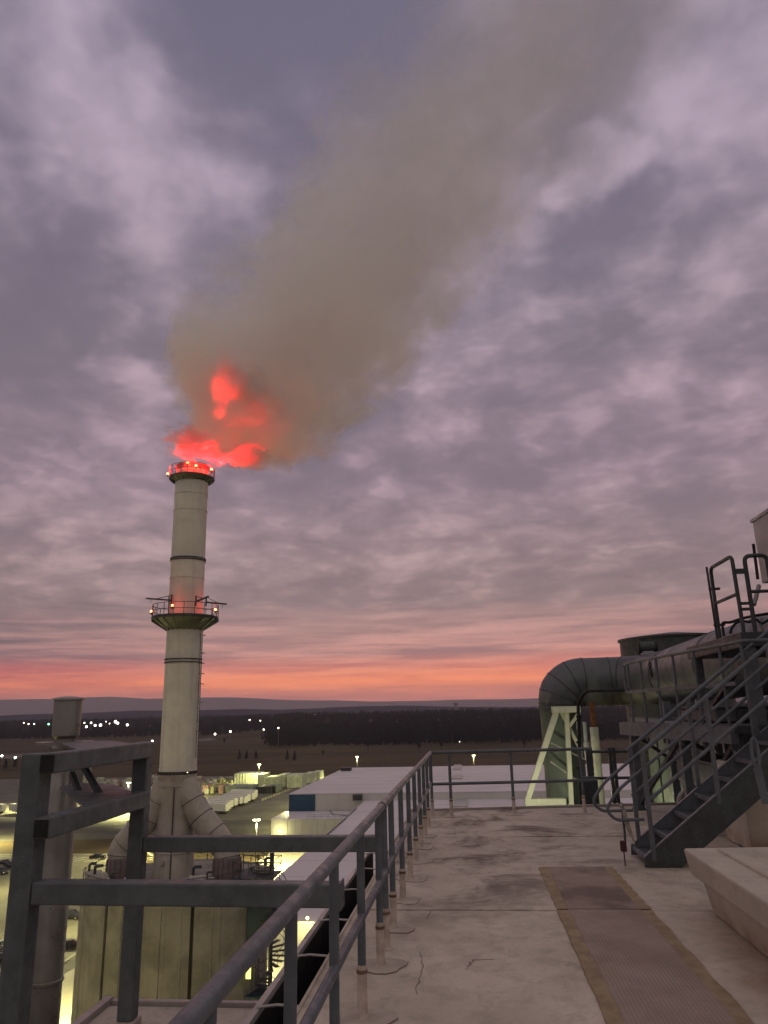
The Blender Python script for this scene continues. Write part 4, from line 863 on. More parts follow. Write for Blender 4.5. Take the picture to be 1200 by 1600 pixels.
cars = [(153, 1342, 0, 95, 'black saloon alone in the car park left of the flue leg'), (8, 1352, 0, 60, 'black car at left picture edge in the row behind the frame post'),
        (20, 1357, 1, 60, 'dark tall car in the left edge row, second from edge'), (34, 1353, 2, 60, 'grey car in the left edge row, nearest the frame post'), (2, 1366, 1, 60, 'dark car in front of the left edge row'),
        (112, 1436, 1, 85, 'dark car between vent stack and silo, upper of two'), (110, 1482, 0, 120, 'black car with lit amber headlight between vent stack and silo'),
        (2, 1484, 2, 70, 'grey car low at the left picture edge'), (4, 1504, 0, 70, 'black car lowest at the left picture edge'), (70, 1338, 3, 95, 'dark red car glimpsed beside the vent stack'),
        (186, 1376, 1, 95, 'dark car half hidden behind the silo top'), (-30, 1360, 2, 60, 'silver car just off the left row')]
for (px, py, ty, rz, lab) in cars:
    q = atz(px, py, GZ); o = cm[ty] if not usedc[ty] else copy_tree(cm[ty]); usedc[ty] = True
    o.location = (q.x, q.y, GZ+.03); o.rotation_euler.z = R(rz); o['label'] = lab
    if 'amber' in lab:
        for s_ in (-.66, .66): mb = MB(); mb.sph((s_, -2.36, .72), .2, 8); h = mb.build('headlight', amber, None); h.parent = o; h['label'] = 'lit amber headlight'
# ------------------------------------------------------------------ trees and far things
def cone_tree(q, H, lab):
    t = thing('conifer', tuple(q), lab, 'tree', 'small conifers in the dark field'); mb = MB(); mb.tube([q, q+Vector((0, 0, H*.5))], .25, 6); mb.build('trunk', trunkm, t)
    mb = MB()
    for k in range(260):
        u = random.random()**.8; r = H*.23*(1-u)*random.uniform(.5, 1.1); a = random.uniform(0, 6.283); c = Vector((q.x+r*math.cos(a), q.y+r*math.sin(a), q.z+.6+u*(H-.8))); s_ = random.uniform(.3, .8)
        mb.add([c+Vector((-s_*.5, 0, -s_*.4)), c+Vector((s_*.5, s_*.3, -s_*.3)), c+Vector((random.uniform(-.2, .2), 0, s_*.8))], [(0, 1, 2)])
    mb.build('crown', everg, t, smooth=False)
for (px, py, lab) in ((374, 1187, 'leftmost of three'), (385, 1187, 'middle of three'), (400, 1187, 'rightmost of three'), (449, 1188, 'left one of the pair'), (460, 1189, 'right one of the pair'), (8, 1202, 'left one by the road'), (23, 1200, 'right one by the road')):
    q = atz(px, py, GZ); cone_tree(q, 9.0, 'small dark conifer in the field, %s' % lab)
def bare_tree(q, H, lab):
    t = thing('bare_tree', tuple(q), lab, 'tree', 'lone bare trees at the wood edge'); mb = MB(); mb.tube([q, q+Vector((.1, 0, H*.35)), q+Vector((0, 0, H*.6))], [.35, .25, .1], 6); mb.build('trunk', trunkm, t)
    mb = MB()
    for k in range(60):
        a = random.uniform(0, 6.283); e = random.uniform(.4, 1.3); s0 = q+Vector((0, 0, H*random.uniform(.25, .6))); L_ = H*random.uniform(.25, .5)
        m1 = s0+Vector((math.cos(a)*math.cos(e), math.sin(a)*math.cos(e), math.sin(e)))*L_*.5; e2 = m1+Vector((math.cos(a+.5)*.5, math.sin(a+.5)*.5, .9))*L_*.5
        mb.tube([s0, m1, e2], [.09, .06, .02], 4, caps=False)
    mb.build('crown', winter, t)
for (px, py, H, lab) in ((655, 1176, 12, 'lone bare tree in the field above the far warehouse'), (505, 1181, 7, 'small bare tree in the dark field'), (690, 1172, 13, 'bare tree standing just left of the rail lamp'), (575, 1172, 12, 'bare tree at the foot of the wood'), (820, 1170, 12, 'bare tree left of the green duct'), (350, 1163, 11, 'bare tree beside the lit road')):
    bare_tree(atz(px, py, GZ), H, lab)
def far_lamp(px, py, Y, r, lab, m=farglow, grp='distant lights among the dark woods'):
    p_ = aty(px, py, Y); g0 = float(hgt(p_.x, p_.y)); t = thing('street_lamp', (p_.x, p_.y, g0), lab, 'street lamp', grp)
    mb = MB(); mb.tube([(p_.x, p_.y, g0-.5), p_], .22, 5); mb.build('pole', galv, t); mb = MB(); mb.sph(p_, r, 8); mb.build('lamp_globe', m, t)
for (px, py) in ((37, 1130), (43, 1130), (52, 1130), (142, 1128), (150, 1133), (157, 1132), (165, 1128), (173, 1131), (180, 1128), (186, 1131), (199, 1132), (132, 1130), (137, 1134)):
    far_lamp(px+random.uniform(-2, 2), py+random.uniform(-1.5, 1.5), 1740, random.uniform(.9, 1.5) if px < 100 else random.choice((1.0, 1.5, 2.0, 2.6, 3.1)), 'distant white floodlight in the dark woods at left', grp='distant white floodlights at left')
far_lamp(76, 1131.5, 1735, 2.2, 'distant green signal light left of the vent stack', fargreen, 'distant green light'); 
for (px, py, Y, r, lab) in ((390, 1125, 1700, 1.5, 'far lamp above the lit road, left one'), (407, 1126, 1700, 1.3, 'far lamp above the lit road, right one'), (336, 1147, 1080, 1.4, 'roadside lamp nearest the chimney'), (360, 1143, 1150, 1.5, 'second roadside lamp from the chimney'), (412, 1140, 1250, 1.2, 'third roadside lamp from the chimney'), (435, 1137.5, 950, .9, 'lamp at the left end of the dark wood'), (238, 1158, 900, 1.2, 'lamp just right of the steel frame top'), (3, 1181, 700, 1.0, 'roadside lamp at the left picture edge'), (24, 1184, 680, 1.1, 'roadside lamp near the left picture edge'),
                            (485, 1116.5, 2500, 1.6, 'left one of two pale lights on the far slope'), (492, 1116, 2500, 1.5, 'right one of two pale lights on the far slope'), (718, 1159, 955, .4, 'faint lamp at the foot of the wood')):
    far_lamp(px, py, Y, r, lab)
wt = aty(712, 1101, 3000); t = thing('water_tower', (wt.x, 3000, -20), 'tiny water tower on the horizon above the deck corner', 'water tower')
mb = MB(); mb.lathe((wt.x, 3000, wt.z), [(1, -6), (7, -3), (10, 2), (9.5, 7), (5, 11), (.5, 12)], 14); mb.build('tank', trailerg, t); mb = MB(); mb.tube([(wt.x, 3000, -20), (wt.x, 3000, wt.z-3)], 2.4, 8); mb.build('column', trailerg, t)
# ------------------------------------------------------------------ access stair
st = thing('access_stair', (3.2, 9.9, 0), 'dark grey steel stair climbing to the right with double handrails', 'stair')
SL = .752
prof = [(1.915, .015), (2.30, .012), (5.2, 2.19), (5.2, 2.585), (1.925, .122)]
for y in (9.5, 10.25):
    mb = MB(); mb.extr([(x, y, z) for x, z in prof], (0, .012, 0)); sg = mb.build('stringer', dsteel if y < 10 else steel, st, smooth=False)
    mb = MB(); s_ = -1 if y < 10 else 1
    mb.beam((1.925, y+.02, .125), (5.2, y+.02, 2.588), .055, .012); mb.build('top_flange', steel, sg, smooth=False)
    mb = MB(); mb.beam((2.3, y+.02, .008), (5.2, y+.02, 2.186), .055, .010); mb.build('bottom_flange', dsteel, sg, smooth=False)
    for k in range(9):
        x = 2.25+.3*k; mb = MB(); mb.tube([(x, y-.008, .20+SL*(x-2.0)-.17), (x, y+.02, .20+SL*(x-2.0)-.17)], .009, 8); mb.build('bolt', dsteel, sg, smooth=False)
    yt = y+.02
    tz = lambda x: 1.255+.745*(x-2.0)
    mb = MB(); mb.tube(fillet([(1.99, yt, tz(1.99)), (4.9, yt, tz(4.9)), (5.6, yt, tz(4.9)+.05)], .2), .025, 12); mb.build('top_rail', steel, st)
    mb = MB(); mb.tube([(2.0, yt, .70), (5.2, yt, .70+SL*3.2)], .021, 10); mb.build('mid_rail', steel, st)
    yh = yt+(.07 if y < 10 else -.07)
    hz_ = lambda x: tz(x)-(.2 if y < 10 else .13)
    x0_ = 1.60 if y < 10 else 1.54
    mb = MB(); mb.tube(fillet([(5.0, yh, hz_(5.0)), (x0_+.12, yh, hz_(x0_+.12)), (x0_-.05, yh, hz_(x0_)-.13), (x0_+.05, yh, hz_(x0_)-.25), (1.98, yh, hz_(x0_)-.24)], .09, 6), .019, 10); mb.build('handrail', steel, st)
    for x in (2.03, 2.83, 3.63, 4.43):
        zb_ = .12+SL*(x-1.925); mb = MB(); mb.beam((x, yt, zb_-.12), (x, yt, tz(x)), .048, .048); mb.build('rail_post', steel, st, smooth=False, bevel=.006)
        mb = MB(); mb.tube([(x, yt, hz_(x)-.03), (x, yh, hz_(x))], .009, 6); mb.build('rail_bracket', steel, st)
for k in range(11):
    x = 1.95+.272*k; z = .115+.205*k; mb = MB()
    mb.bb((x, 9.513, z-.035), (x+.24, 10.249, z)); tr = mb.build('tread', dsteel, st, smooth=False)
    mb = MB(); mb.bb((x-.012, 9.513, z-.04), (x+.018, 10.249, z+.006)); mb.build('nosing', steel, tr, smooth=False)
# rope and strap hanging at the stair foot
rp = thing('safety_strap', (1.86, 9.9, .7), 'frayed pale strap and dark cord hanging at the stair foot', 'strap')
mb = MB(); mb.tube([aty(972, 1255, 9.7), aty(973, 1275, 9.7), aty(976, 1300, 9.68), aty(977, 1320, 9.66)], .014, 6); mb.build('cord', dsteel, rp)
strapm = mat('strap_cloth', (.42, .36, .32), .9, 0, .4, 20)
mb = MB(); pts = [aty(974, 1262, 9.68), aty(979, 1285, 9.66), aty(986, 1303, 9.64), aty(991, 1315, 9.62), aty(991, 1319, 9.6), aty(989, 1318, 9.6)]
mb.tube(pts, [.022, .03, .02, .01, .009, .008], 7); mb.build('strap', strapm, rp)
mb = MB(); mb.tube([aty(972, 1254, 9.66), aty(969, 1262, 9.66)], .02, 7); mb.build('knot', strapm, rp)
ph = thing('toggle_box', (1.80, 9.75, .2), 'small dark red box fixed low at the stair foot', 'box')
a = aty(974, 1322, 9.62); mb = MB(); mb.box(a, (.07, .06, .12)); mb.build('housing', mat('dark_red_plastic', (.06, .015, .015), .5), ph, smooth=False, bevel=.012); mb = MB(); mb.tube([a-Vector((0, 0, .05)), (a.x, a.y, .01)], .008, 6); mb.build('rod', dsteel, ph)
# ------------------------------------------------------------------ coated plinth on the right
pl = thing('equipment_plinth', (3.4, 4, 0), 'beige coated plinth with overhanging slab at lower right', 'plinth')
def plf(t, b):
    n = t.N.new('ShaderNodeNewGeometry'); c = n.outputs['Position']; x, y, z = t.xyz(c)
    a = t.mix(t.rng(t.noise(c, 2.0, 6, .6), .35, .65), (.46, .40, .345, 1), (.56, .49, .42, 1))
    a = t.mix(t.rng(t.noise(t.comb(x, t.m('MULTIPLY', y, .5), z), 4, 6, .7, .6), .55, .72, 0, .55), a, (.17, .13, .10, 1))
    a = t.mix(t.m('MULTIPLY', t.rng(t.noise(c, 1.2, 4), .35, .6), t.rng(z, .0, .3, .75, 0)), a, (.25, .14, .08, 1))
    t.L.new(a, b.inputs['Base Color']); b.inputs['Roughness'].default_value = .75; bumpit(t, b, t.noise(c, 7, 5), .35, .03)
plm = special('plinth_coating', plf)
mb = MB(); mb.add([(2.06, -1, .012), (5.4, -1, .012), (5.4, 7.5, .012), (2.06, 7.5, .012), (2.0, -1, .315), (5.4, -1, .315), (5.4, 7.56, .315), (2.0, 7.56, .315)], [(3, 2, 1, 0), (4, 5, 6, 7), (0, 1, 5, 4), (1, 2, 6, 5), (2, 3, 7, 6), (3, 0, 4, 7)]); mb.build('pedestal', plm, pl, smooth=False, bevel=.02)
mb = MB(); mb.add([(1.93, -1, .31), (5.5, -1, .31), (5.5, 7.6, .31), (1.93, 7.6, .31), (1.90, -1, .525), (5.5, -1, .57), (5.5, 7.66, .57), (1.90, 7.66, .525)], [(3, 2, 1, 0), (4, 5, 6, 7), (0, 1, 5, 4), (1, 2, 6, 5), (2, 3, 7, 6), (3, 0, 4, 7)]); mb.build('slab', plm, pl, smooth=False, bevel=.022)
mb = MB(); mb.bb((2.16, -1, .52), (2.30, 7.5, .555)); mb.build('upstand', plm, pl, smooth=False, bevel=.014)
lg = thing('lifting_post', (2.86, 7.25, .53), 'dark post with oval lifting eye rising from the plinth', 'post')
mb = MB(); mb.bb((2.77, 7.13, .54), (2.97, 7.36, .83)); mb.build('boot', plm, lg, smooth=False, bevel=.015)
mb = MB(); mb.bb((2.80, 7.17, .83), (2.94, 7.31, 1.26)); mb.build('post', dsteel, lg, smooth=False, bevel=.01)
c = aty(1180, 1177, 7.2); mb = MB(); mb.tube([(c.x+.028*math.cos(a), c.y, c.z+.125*math.sin(a)) for a in [2*math.pi*k/20 for k in range(20)]], .016, 8, closed=True); mb.build('lifting_eye', steel, lg)
mb = MB(); mb.beam((c.x, c.y, c.z-.12), (c.x+.03, c.y, c.z-.42), .06, .03); mb.build('eye_shank', steel, lg, smooth=False)
ec = thing('equipment_curb', (4.4, 10.9, 0), 'tan coated curb half hidden beneath the stair', 'curb')
mb = MB(); mb.bb((3.42, 10.45, .012), (6.2, 11.4, 1.05)); mb.build('block', plm, ec, smooth=False, bevel=.02)
# ------------------------------------------------------------------ railed service platform behind the stair
sp = thing('service_platform', (4, 12.5, 0), 'dark railed service platform behind the stair', 'platform')
A_, B_ = Vector((2.97, 14.75, 0)), Vector((3.57, 9.9+.6, 0)); B2 = Vector((3.57, 10.1, 0))
mb = MB(); mb.prism([(2.86, 14.9), (3.45, 10.55), (6.5, 10.55), (6.5, 14.9)], 1.42, 1.52); mb.build('deck', dsteel, sp, smooth=False)
mb = MB(); mb.beam((2.85, 14.9, 1.40), (3.44, 10.55, 1.40), .10, .22); mb.build('edge_beam', steel, sp, smooth=False)
P_ = lambda t, z: Vector((A_.x+(B2.x-A_.x)*t, A_.y+(B2.y-A_.y)*t, z))
mb = MB(); mb.tube(fillet([P_(0, 2.05), P_(0, 2.58), P_(1, 2.58), (4.5, 10.1, 2.58)], .06), .026, 10); mb.build('top_rail', steel, sp)
mb = MB(); mb.beam(P_(0, 2.06), P_(.92, 2.06), .02, .055); mb.build('mid_rail', steel, sp, smooth=False)
for t_ in (0.045, .19, .345, .50, .67, .85, .98):
    p = P_(t_, 0); mb = MB(); mb.tube([(p.x, p.y, 1.2), (p.x, p.y, 2.58)], .023, 8); mb.build('rail_post', steel, sp)
for (x, y) in ((2.98, 14.6), (3.3, 12.5), (3.55, 10.8), (4.6, 14.6), (5.4, 12.6), (4.9, 10.8)):
    mb = MB(); mb.beam((x, y, .0), (x, y, 1.42), .12, .12); lgp = mb.build('leg', steel, sp, smooth=False); mb = MB(); mb.bb((x-.13, y-.13, .008), (x+.13, y+.13, .03)); mb.build('base_plate', dsteel, lgp, smooth=False)
for a, b in (((2.98, 14.6, .1), (3.3, 12.5, 1.35)), ((3.3, 12.5, .1), (3.55, 10.8, 1.35)), ((3.3, 12.5, 1.3), (5.4, 12.6, .1)), ((3.0, 14.6, 1.3), (4.6, 14.6, .1))):
    mb = MB(); mb.beam(a, b, .06, .06); mb.build('brace', dsteel, sp, smooth=False)
# machine housings on the platform level
for nm, a, b, m_, lab in (('machine_housing', (3.5, 11.6, .55), (6.4, 13.9, .95), ductm, 'low grey machine housing behind the stair rails'), ('machine_housing', (3.75, 12.2, 1.53), (6.5, 14.2, 1.74), ductm, 'flat grey housing on the service platform')):
    t = thing(nm, tuple((Vector(a)+Vector(b))/2), lab, 'machine'); mb = MB(); mb.bb(a, b); mb.build('casing', m_, t, smooth=False, bevel=.03)
    mb = MB()
    mb.bb((a[0]-.04, a[1]-.04, b[2]), (b[0]+.04, b[1]+.04, b[2]+.03)); mb.build('lid', m_, t, smooth=False)
    for q in range(4): x = a[0]+.3+q*.75; mb = MB(); mb.bb((x, a[1]-.03, a[2]+.04), (x+.5, a[1]-.001, b[2]-.04)); mb.build('panel', dsteel, t, smooth=False)
    if a[2] < 1:
        for x in (a[0]+.1, b[0]-.1):
            for y in (a[1]+.1, b[1]-.1): mb = MB(); mb.beam((x, y, .01), (x, y, a[2]), .08, .08); mb.build('leg', dsteel, t, smooth=False)
hp = thing('hopper', (6.4, 16, -1), 'dark steel hopper and pipework in the shade behind the platform', 'hopper')
mb = MB(); mb.add([(4.7, 15.6, 1.25), (8, 15.6, 1.25), (8, 18, 1.25), (4.7, 18, 1.25), (5.3, 16.4, -.6), (7.4, 16.4, -.6), (7.4, 17.2, -.6), (5.3, 17.2, -.6)], [(0, 1, 2, 3), (7, 6, 5, 4), (0, 4, 5, 1), (1, 5, 6, 2), (2, 6, 7, 3), (3, 7, 4, 0)]); mb.build('cone', dsteel, hp, smooth=False)
mb = MB(); mb.bb((4.7, 15.6, 1.25), (8, 18, 1.75)); mb.build('rim_box', dsteel, hp, smooth=False, bevel=.02)
for (x, y) in ((4.5, 15.5), (4.5, 18.1), (6.3, 15.5), (8.1, 15.5)): mb = MB(); mb.beam((x, y, -1.2), (x, y, 1.9), .16, .16); mb.build('column', steel, hp, smooth=False)
for a, b in (((4.5, 15.5, -1), (6.3, 15.5, 1.2)), ((6.3, 15.5, -1), (4.5, 15.5, 1.2)), ((4.5, 15.5, .2), (8.1, 15.5, .2)), ((4.5, 15.5, -.5), (4.5, 18.1, 1.2))): mb = MB(); mb.beam(a, b, .08, .08); mb.build('brace', dsteel, hp, smooth=False)
for z, x in ((-.3, 4.2), (.15, 4.0), (.55, 4.3)): mb = MB(); mb.tube(fillet([(x, 15.9, -1), (x, 15.9, z), (8, 15.9, z)], .2), .07, 10); mb.build('pipe', galv, hp)
bh = thing('filter_house', (8, 22, -1), 'dark panelled filter housing below the big duct', 'filter house')
mb = MB(); mb.bb((5.3, 19.6, -1.19), (12, 24, 1.35)); mb.build('casing', mat('filter_paint', (.13, .135, .12), .6, 0, .3, 1, streaks=.3), bh, smooth=False)
for k in range(7): mb = MB(); mb.bb((5.32+k*.95, 19.52, -1.1), (5.40+k*.95, 19.59, 1.3)); mb.build('rib', dsteel, bh, smooth=False)
for k in range(3): mb = MB(); mb.bb((5.22, 20+k*1.3, -.9), (5.29, 21.1+k*1.3, 1.2)); mb.build('door_panel', ductg, bh, smooth=False)
mb = MB(); mb.bb((4.9, 19.3, 1.35), (12, 24.2, 1.47)); mb.build('roof_plate', steel, bh, smooth=False)
# lower annex deck carrying the duct supports
ad = thing('annex_deck', (6, 20, -1.25), 'lower concrete deck beyond the roof edge carrying the duct frame', 'deck')
mb = MB(); mb.bb((1.56, 15.9, -1.6), (14, 25.4, -1.21)); mb.build('slab', concd, ad, smooth=False)
for x in (2.2, 8, 13):
    for y in (17, 24.6): mb = MB(); mb.bb((x-.3, y-.3, GZ), (x+.3, y+.3, -1.6)); mb.build('column', concd, ad, smooth=False)
# ------------------------------------------------------------------ big duct
dt = thing('air_duct', (4, 24, -1.2), 'big round grey duct bending down at its left end', 'duct')
zc, rd = 2.62, .79
path = [(3.04, 26, -1.2), (3.04, 26, 1.75)]
vp = MB(); vp.tube([(3.02, 26, -6), (3.02, 26, 1.82)], .66, 36); vd = vp.build('down_leg', ductg, dt)
mb = MB(); mb.tube([(3.02, 26, 1.78), (3.02, 26, 1.85)], .73, 36); mb.build('flange', ductm, vd)
el = [(3.04-.0, 26, 1.66)]; Rb = .80
cen = Vector((3.04+Rb, 26, 1.82))
bend = [cen+Vector((0, 0, Rb))]
zc = 1.82+Rb
NE = 16
def ringv(c, d, r, n=40):
    x = Vector((0, 1, 0)); z = d.cross(x).normalized(); return [c+(x*math.cos(2*math.pi*q/n)+z*math.sin(2*math.pi*q/n))*r for q in range(n)]
mb = MB(); rows_ = []
for k in range(NE+1):
    a = math.pi/2*k/NE; rows_.append(ringv(cen+Vector((-Rb*math.cos(a), 0, Rb*math.sin(a))), Vector((math.sin(a), 0, math.cos(a))), .70+.09*min(1, k/6)))
mb.v = [tuple(q) for r_ in rows_ for q in r_]; mb.f = [(k*40+q, k*40+(q+1) % 40, (k+1)*40+(q+1) % 40, (k+1)*40+q) for k in range(NE) for q in range(40)]
elb = mb.build('elbow', ductm, dt)
for k in (1, 4, 8, 12, 16):
    a = math.pi/2*k/NE; mb = MB(); mb.tube(ringv(cen+Vector((-Rb*math.cos(a), 0, Rb*math.sin(a))), Vector((math.sin(a), 0, math.cos(a))), .705+.09*min(1, k/6)), .016, 6, closed=True); mb.build('band', dsteel, elb)
c0 = bend[-1]; run = [c0, Vector((4.7, 26, zc)), Vector((5.2, 25.9, zc)), Vector((5.7, 25.4, zc)), Vector((5.98, 24.4, zc+.01)), Vector((6.1, 23, zc+.03)), Vector((6.1, 21, zc+.06)), Vector((6.1, 18.5, zc+.1)), Vector((6.15, 16, zc+.13)), Vector((6.25, 14.3, zc+.15))]
mb = MB(); mb.tube(run, rd, 40); rn = mb.build('duct_run', ductm, dt)
for i in (1, 2, 5, 7):
    d = (run[i+1]-run[i-1]).normalized(); mb = MB(); mb.tube([run[i]-d*.018, run[i]+d*.018], rd+.014, 40); mb.build('band', dsteel, rn)
mm = thing('damper_motor', tuple(aty(1012, 1028, 25.0)), 'dark damper motor on pale bracket atop the duct', 'motor')
a = aty(1011, 1014, 25); mb = MB(); mb.tube([a+Vector((-.27, 0, .05)), a+Vector((.27, 0, .05))], .18, 16); mb.build('motor_body', dsteel, mm); 
for s_ in (-.27, .27): mb = MB(); mb.tube([a+Vector((s_-.03, 0, .05)), a+Vector((s_+.03, 0, .05))], .21, 16); mb.build('end_cap', black, mm)
mb = MB(); mb.box(a+Vector((0, 0, -.2)), (.36, .3, .24)); mb.build('bracket', whoof, mm, smooth=False, bevel=.02)
mb = MB(); mb.box(a+Vector((0, 0, -.36)), (.44, .36, .10)); mb.build('foot', black, mm, smooth=False)
chn = thing('hanging_chain', tuple(aty(1016, 1035, 19)), 'short black chain hanging against the duct', 'chain')
for k in range(7):
    q = aty(1015+k*.6, 1035+k*3.6, 18.9); mb = MB(); mb.tube([(q.x+.035*math.cos(a)*(1 if k % 2 else .3), q.y+(.035*math.cos(a) if k % 2 == 0 else 0), q.z+.05*math.sin(a)) for a in [2*math.pi*j/10 for j in range(10)]], .012, 5, closed=True); mb.build('link', black, chn)
tk = thing('round_tank', (8.0, 31, -1), 'dark round tank with flat lid behind the duct', 'tank')
mb = MB(); mb.lathe((8.35, 31.5, 0), [(2.05, -6), (2.05, 4.36)], 48); mb.build('shell', dsteel, tk); mb = MB(); mb.lathe((8.35, 31.5, 4.36), [(2.12, 0), (2.12, .07), (.4, .28), (.01, .29)], 48); mb.build('lid', dsteel, tk)
# support trestle
tf = thing('duct_trestle', (2.9, 25, -1.2), 'cream painted steel trestle lit green from below under the duct', 'trestle')
Yt = 24.9
def tb(a, b, w_=.2, h_=.16, nm='member', m_=framec, Y0=Yt, Y1=None): mb = MB(); mb.beam(aty(a[0], a[1], Y0), aty(b[0], b[1], Y1 or Y0), w_, h_, up=(0, 1, 0)); return mb.build(nm, m_, tf, smooth=False, bevel=.008)
mb = MB(); a, b = aty(820, 1248, Yt), aty(885, 1262, Yt); mb.bb((a.x, Yt-.12, -1.2), (b.x, Yt+.2, a.z)); mb.build('base_beam', framec, tf, smooth=False, bevel=.01)
mb = MB(); a, b = aty(863, 1104, Yt), aty(906, 1113, Yt); mb.bb((a.x, Yt-.25, b.z), (b.x, Yt+.4, a.z)); mb.build('saddle_plate', framec, tf, smooth=False, bevel=.01)
tb((869, 1113), (824, 1250), .17, .22, 'diagonal_leg'); tb((885, 1112), (893, 1262), .14, .21, 'leg'); tb((868, 1125), (879, 1262), .1, .13, 'leg', Y0=25.5)
tb((905, 1113), (889, 1136), .1, .12, 'brace'); tb((889, 1136), (904, 1166), .1, .12, 'brace', Y0=25.05); tb((877, 1113), (891, 1140), .1, .14, 'brace', Y0=25.1)
tb((860, 1160), (915, 1187), .05, .07, 'tie', galv); tb((860, 1190), (920, 1232), .05, .07, 'tie', galv)
cl_ = thing('rusty_column', (4.1, 24.7, -1.2), 'cream column with rusted upper end under the duct', 'column')
a, b, c = aty(926, 1101, 24.7), aty(928, 1136, 24.7), aty(936, 1262, 24.7)
mb = MB(); mb.tube([(b.x, 24.7, b.z-.05), (b.x, 24.7, a.z+.1)], .085, 14); mb.build('rusted_end', rust, cl_)
mb = MB(); mb.tube([(b.x, 24.7, -1.2), (b.x, 24.7, b.z)], .13, 14); mb.build('shaft', framec, cl_)
for px, y0, y1, w_, lab in ((902.5, 1128, 1155, .045, 'left'), (913, 1128, 1160, .06, 'right')):
    a, b = aty(px, y0, 24), aty(px, y1, 24); t = thing('gas_cylinder', (a.x, 24, -1.2), 'slim white cylinder strapped under the duct, %s one' % lab, 'cylinder'); mb = MB(); mb.tube([(a.x, 24, b.z-.5), (a.x, 24, a.z)], w_, 10); mb.tube([(a.x, 24, b.z-.5), (a.x, 24, b.z)], w_*1.5, 10); mb.build('body', whoof, t); mb = MB(); mb.tube([(a.x, 24, -1.2), (a.x, 24, b.z-.5)], w_*.6, 8); mb.build('stand', dsteel, t)
bp = thing('black_pipe', (3.0, 21, 0), 'thin black pipe bending from the duct down to the deck edge', 'pipe')
mb = MB(); mb.tube(fillet([aty(985, 1078, 20), aty(915, 1080, 20.5), aty(903, 1095, 20.5), aty(906, 1180, 20.5), aty(909, 1262, 20.5)], .25), .045, 10); mb.build('pipe', black, bp)
for y_ in (1120, 1160, 1200): q = aty(904.5, y_, 20.5); mb = MB(); mb.tube([q-Vector((0, 0, .03)), q+Vector((0, 0, .03))], .07, 10); mb.build('coupling', black, bp)
eq = thing('pipe_rack', (3.4, 17.5, -1.2), 'dark upright pipe rack beyond the end rail', 'pipe rack')
for px in (917, 922, 952, 958): a = aty(px, 1168, 17.5); mb = MB(); mb.beam((a.x, 17.5, -1.2), (a.x, 17.5, a.z+.0), .07, .07); mb.build('upright', dsteel, eq, smooth=False)
for z in (.85, .3): a, b = aty(915, 1168, 17.5), aty(1010, 1168, 17.5); mb = MB(); mb.tube([(a.x, 17.5, z), (b.x, 17.5, z)], .03, 8); mb.build('rung', dsteel, eq)
a = aty(919, 1215, 17.3); mb = MB(); mb.bb((a.x-.13, 17.2, -1.2), (a.x+.18, 17.5, .35)); mb.build('panel_box', dsteel, eq, smooth=False, bevel=.02)
fl = thing('assumed_flood_lamp', (1.9, 23.2, -1.2), 'assumed unseen low floodlight under the duct trestle beyond the roof edge', 'lamp')  # unseen floodlight, assumed from the light on the trestle
mb = MB(); mb.box((2.3, 23.0, -1.02), (.3, .22, .18)); mb.build('housing', dsteel, fl, smooth=False); mb = MB(); mb.box((2.3, 23.0, -.92), (.24, .18, .02)); mb.build('lens', exitglow, fl, smooth=False)
light('assumed_flood_light', (2.3, 23.0, -.72), 75, (1, .95, .62), fl, .15)
fl2 = thing('assumed_flood_lamp', (4.4, 23.2, -1.2), 'second assumed low floodlight, unseen beneath the horizontal duct', 'lamp')  # another assumed floodlight out of view, lighting the duct from below
mb = MB(); mb.box((4.7, 22.8, -1.02), (.3, .22, .18)); mb.build('housing', dsteel, fl2, smooth=False); mb = MB(); mb.box((4.7, 22.8, -.92), (.24, .18, .02)); mb.build('lens', exitglow, fl2, smooth=False)
light('assumed_flood_light', (4.7, 22.8, -.7), 9, (.97, 1, .5), fl2, .15)
# ------------------------------------------------------------------ hatch landing with gates, top right
hl = thing('hatch_landing', (4.8, 11.6, 0), 'upper steel landing with tubular gates at the right edge', 'landing')
Xg = 3.70; fz = 2.74
mb = MB(); mb.bb((3.72, 10.6, fz-.2), (6.6, 13.2, fz)); mb.build('deck', dsteel, hl, smooth=False, bevel=.01)
T = lambda x, y, Y: aty(x, y, Y)
mb = MB(); a = T(1110, 888, 11.7); b = T(1143, 872, 10.75); mb.tube(fillet([(a.x, 11.7, fz-.25), (a.x, 11.7, a.z), (a.x, 10.75, a.z), (a.x+.02, 10.75, fz-.35)], .1), .027, 12); gz = a.z; gx_ = a.x; gl = mb.build('side_gate', dsteel, hl)
mb = MB(); zm = T(1115, 943, 11.7).z; mb.tube([(gx_, 11.7, zm), (gx_, 10.75, zm)], .024, 10); mb.build('gate_bar', dsteel, gl)
mb = MB(); a2 = T(1104, 886, 11.8); mb.tube([(a2.x+.02, 11.8, fz-.5), (a2.x, 11.8, a2.z)], .018, 8); mb.build('standpipe', dsteel, hl)
for zz in (a2.z-.35, a2.z-.9): mb = MB(); mb.box((a2.x+.06, 11.77, zz), (.16, .05, .035)); mb.build('clip', dsteel, hl, smooth=False)
xb0, xb1 = T(1167, 900, 10.75).x, T(1199, 900, 10.75).x+.03; zt = T(1180, 868, 10.75).z
mb = MB(); mb.tube(fillet([(xb0, 10.75, fz-.3), (xb0, 10.75, zt), (xb1, 10.75, zt), (xb1, 10.75, fz-.1)], .09), .03, 12); g2 = mb.build('front_gate', dsteel, hl)
mb = MB(); zq_ = T(1185, 924, 10.75).z; mb.tube([(xb0, 10.75, zq_), (xb1, 10.75, zq_)], .024, 10); mb.build('gate_bar', dsteel, g2)
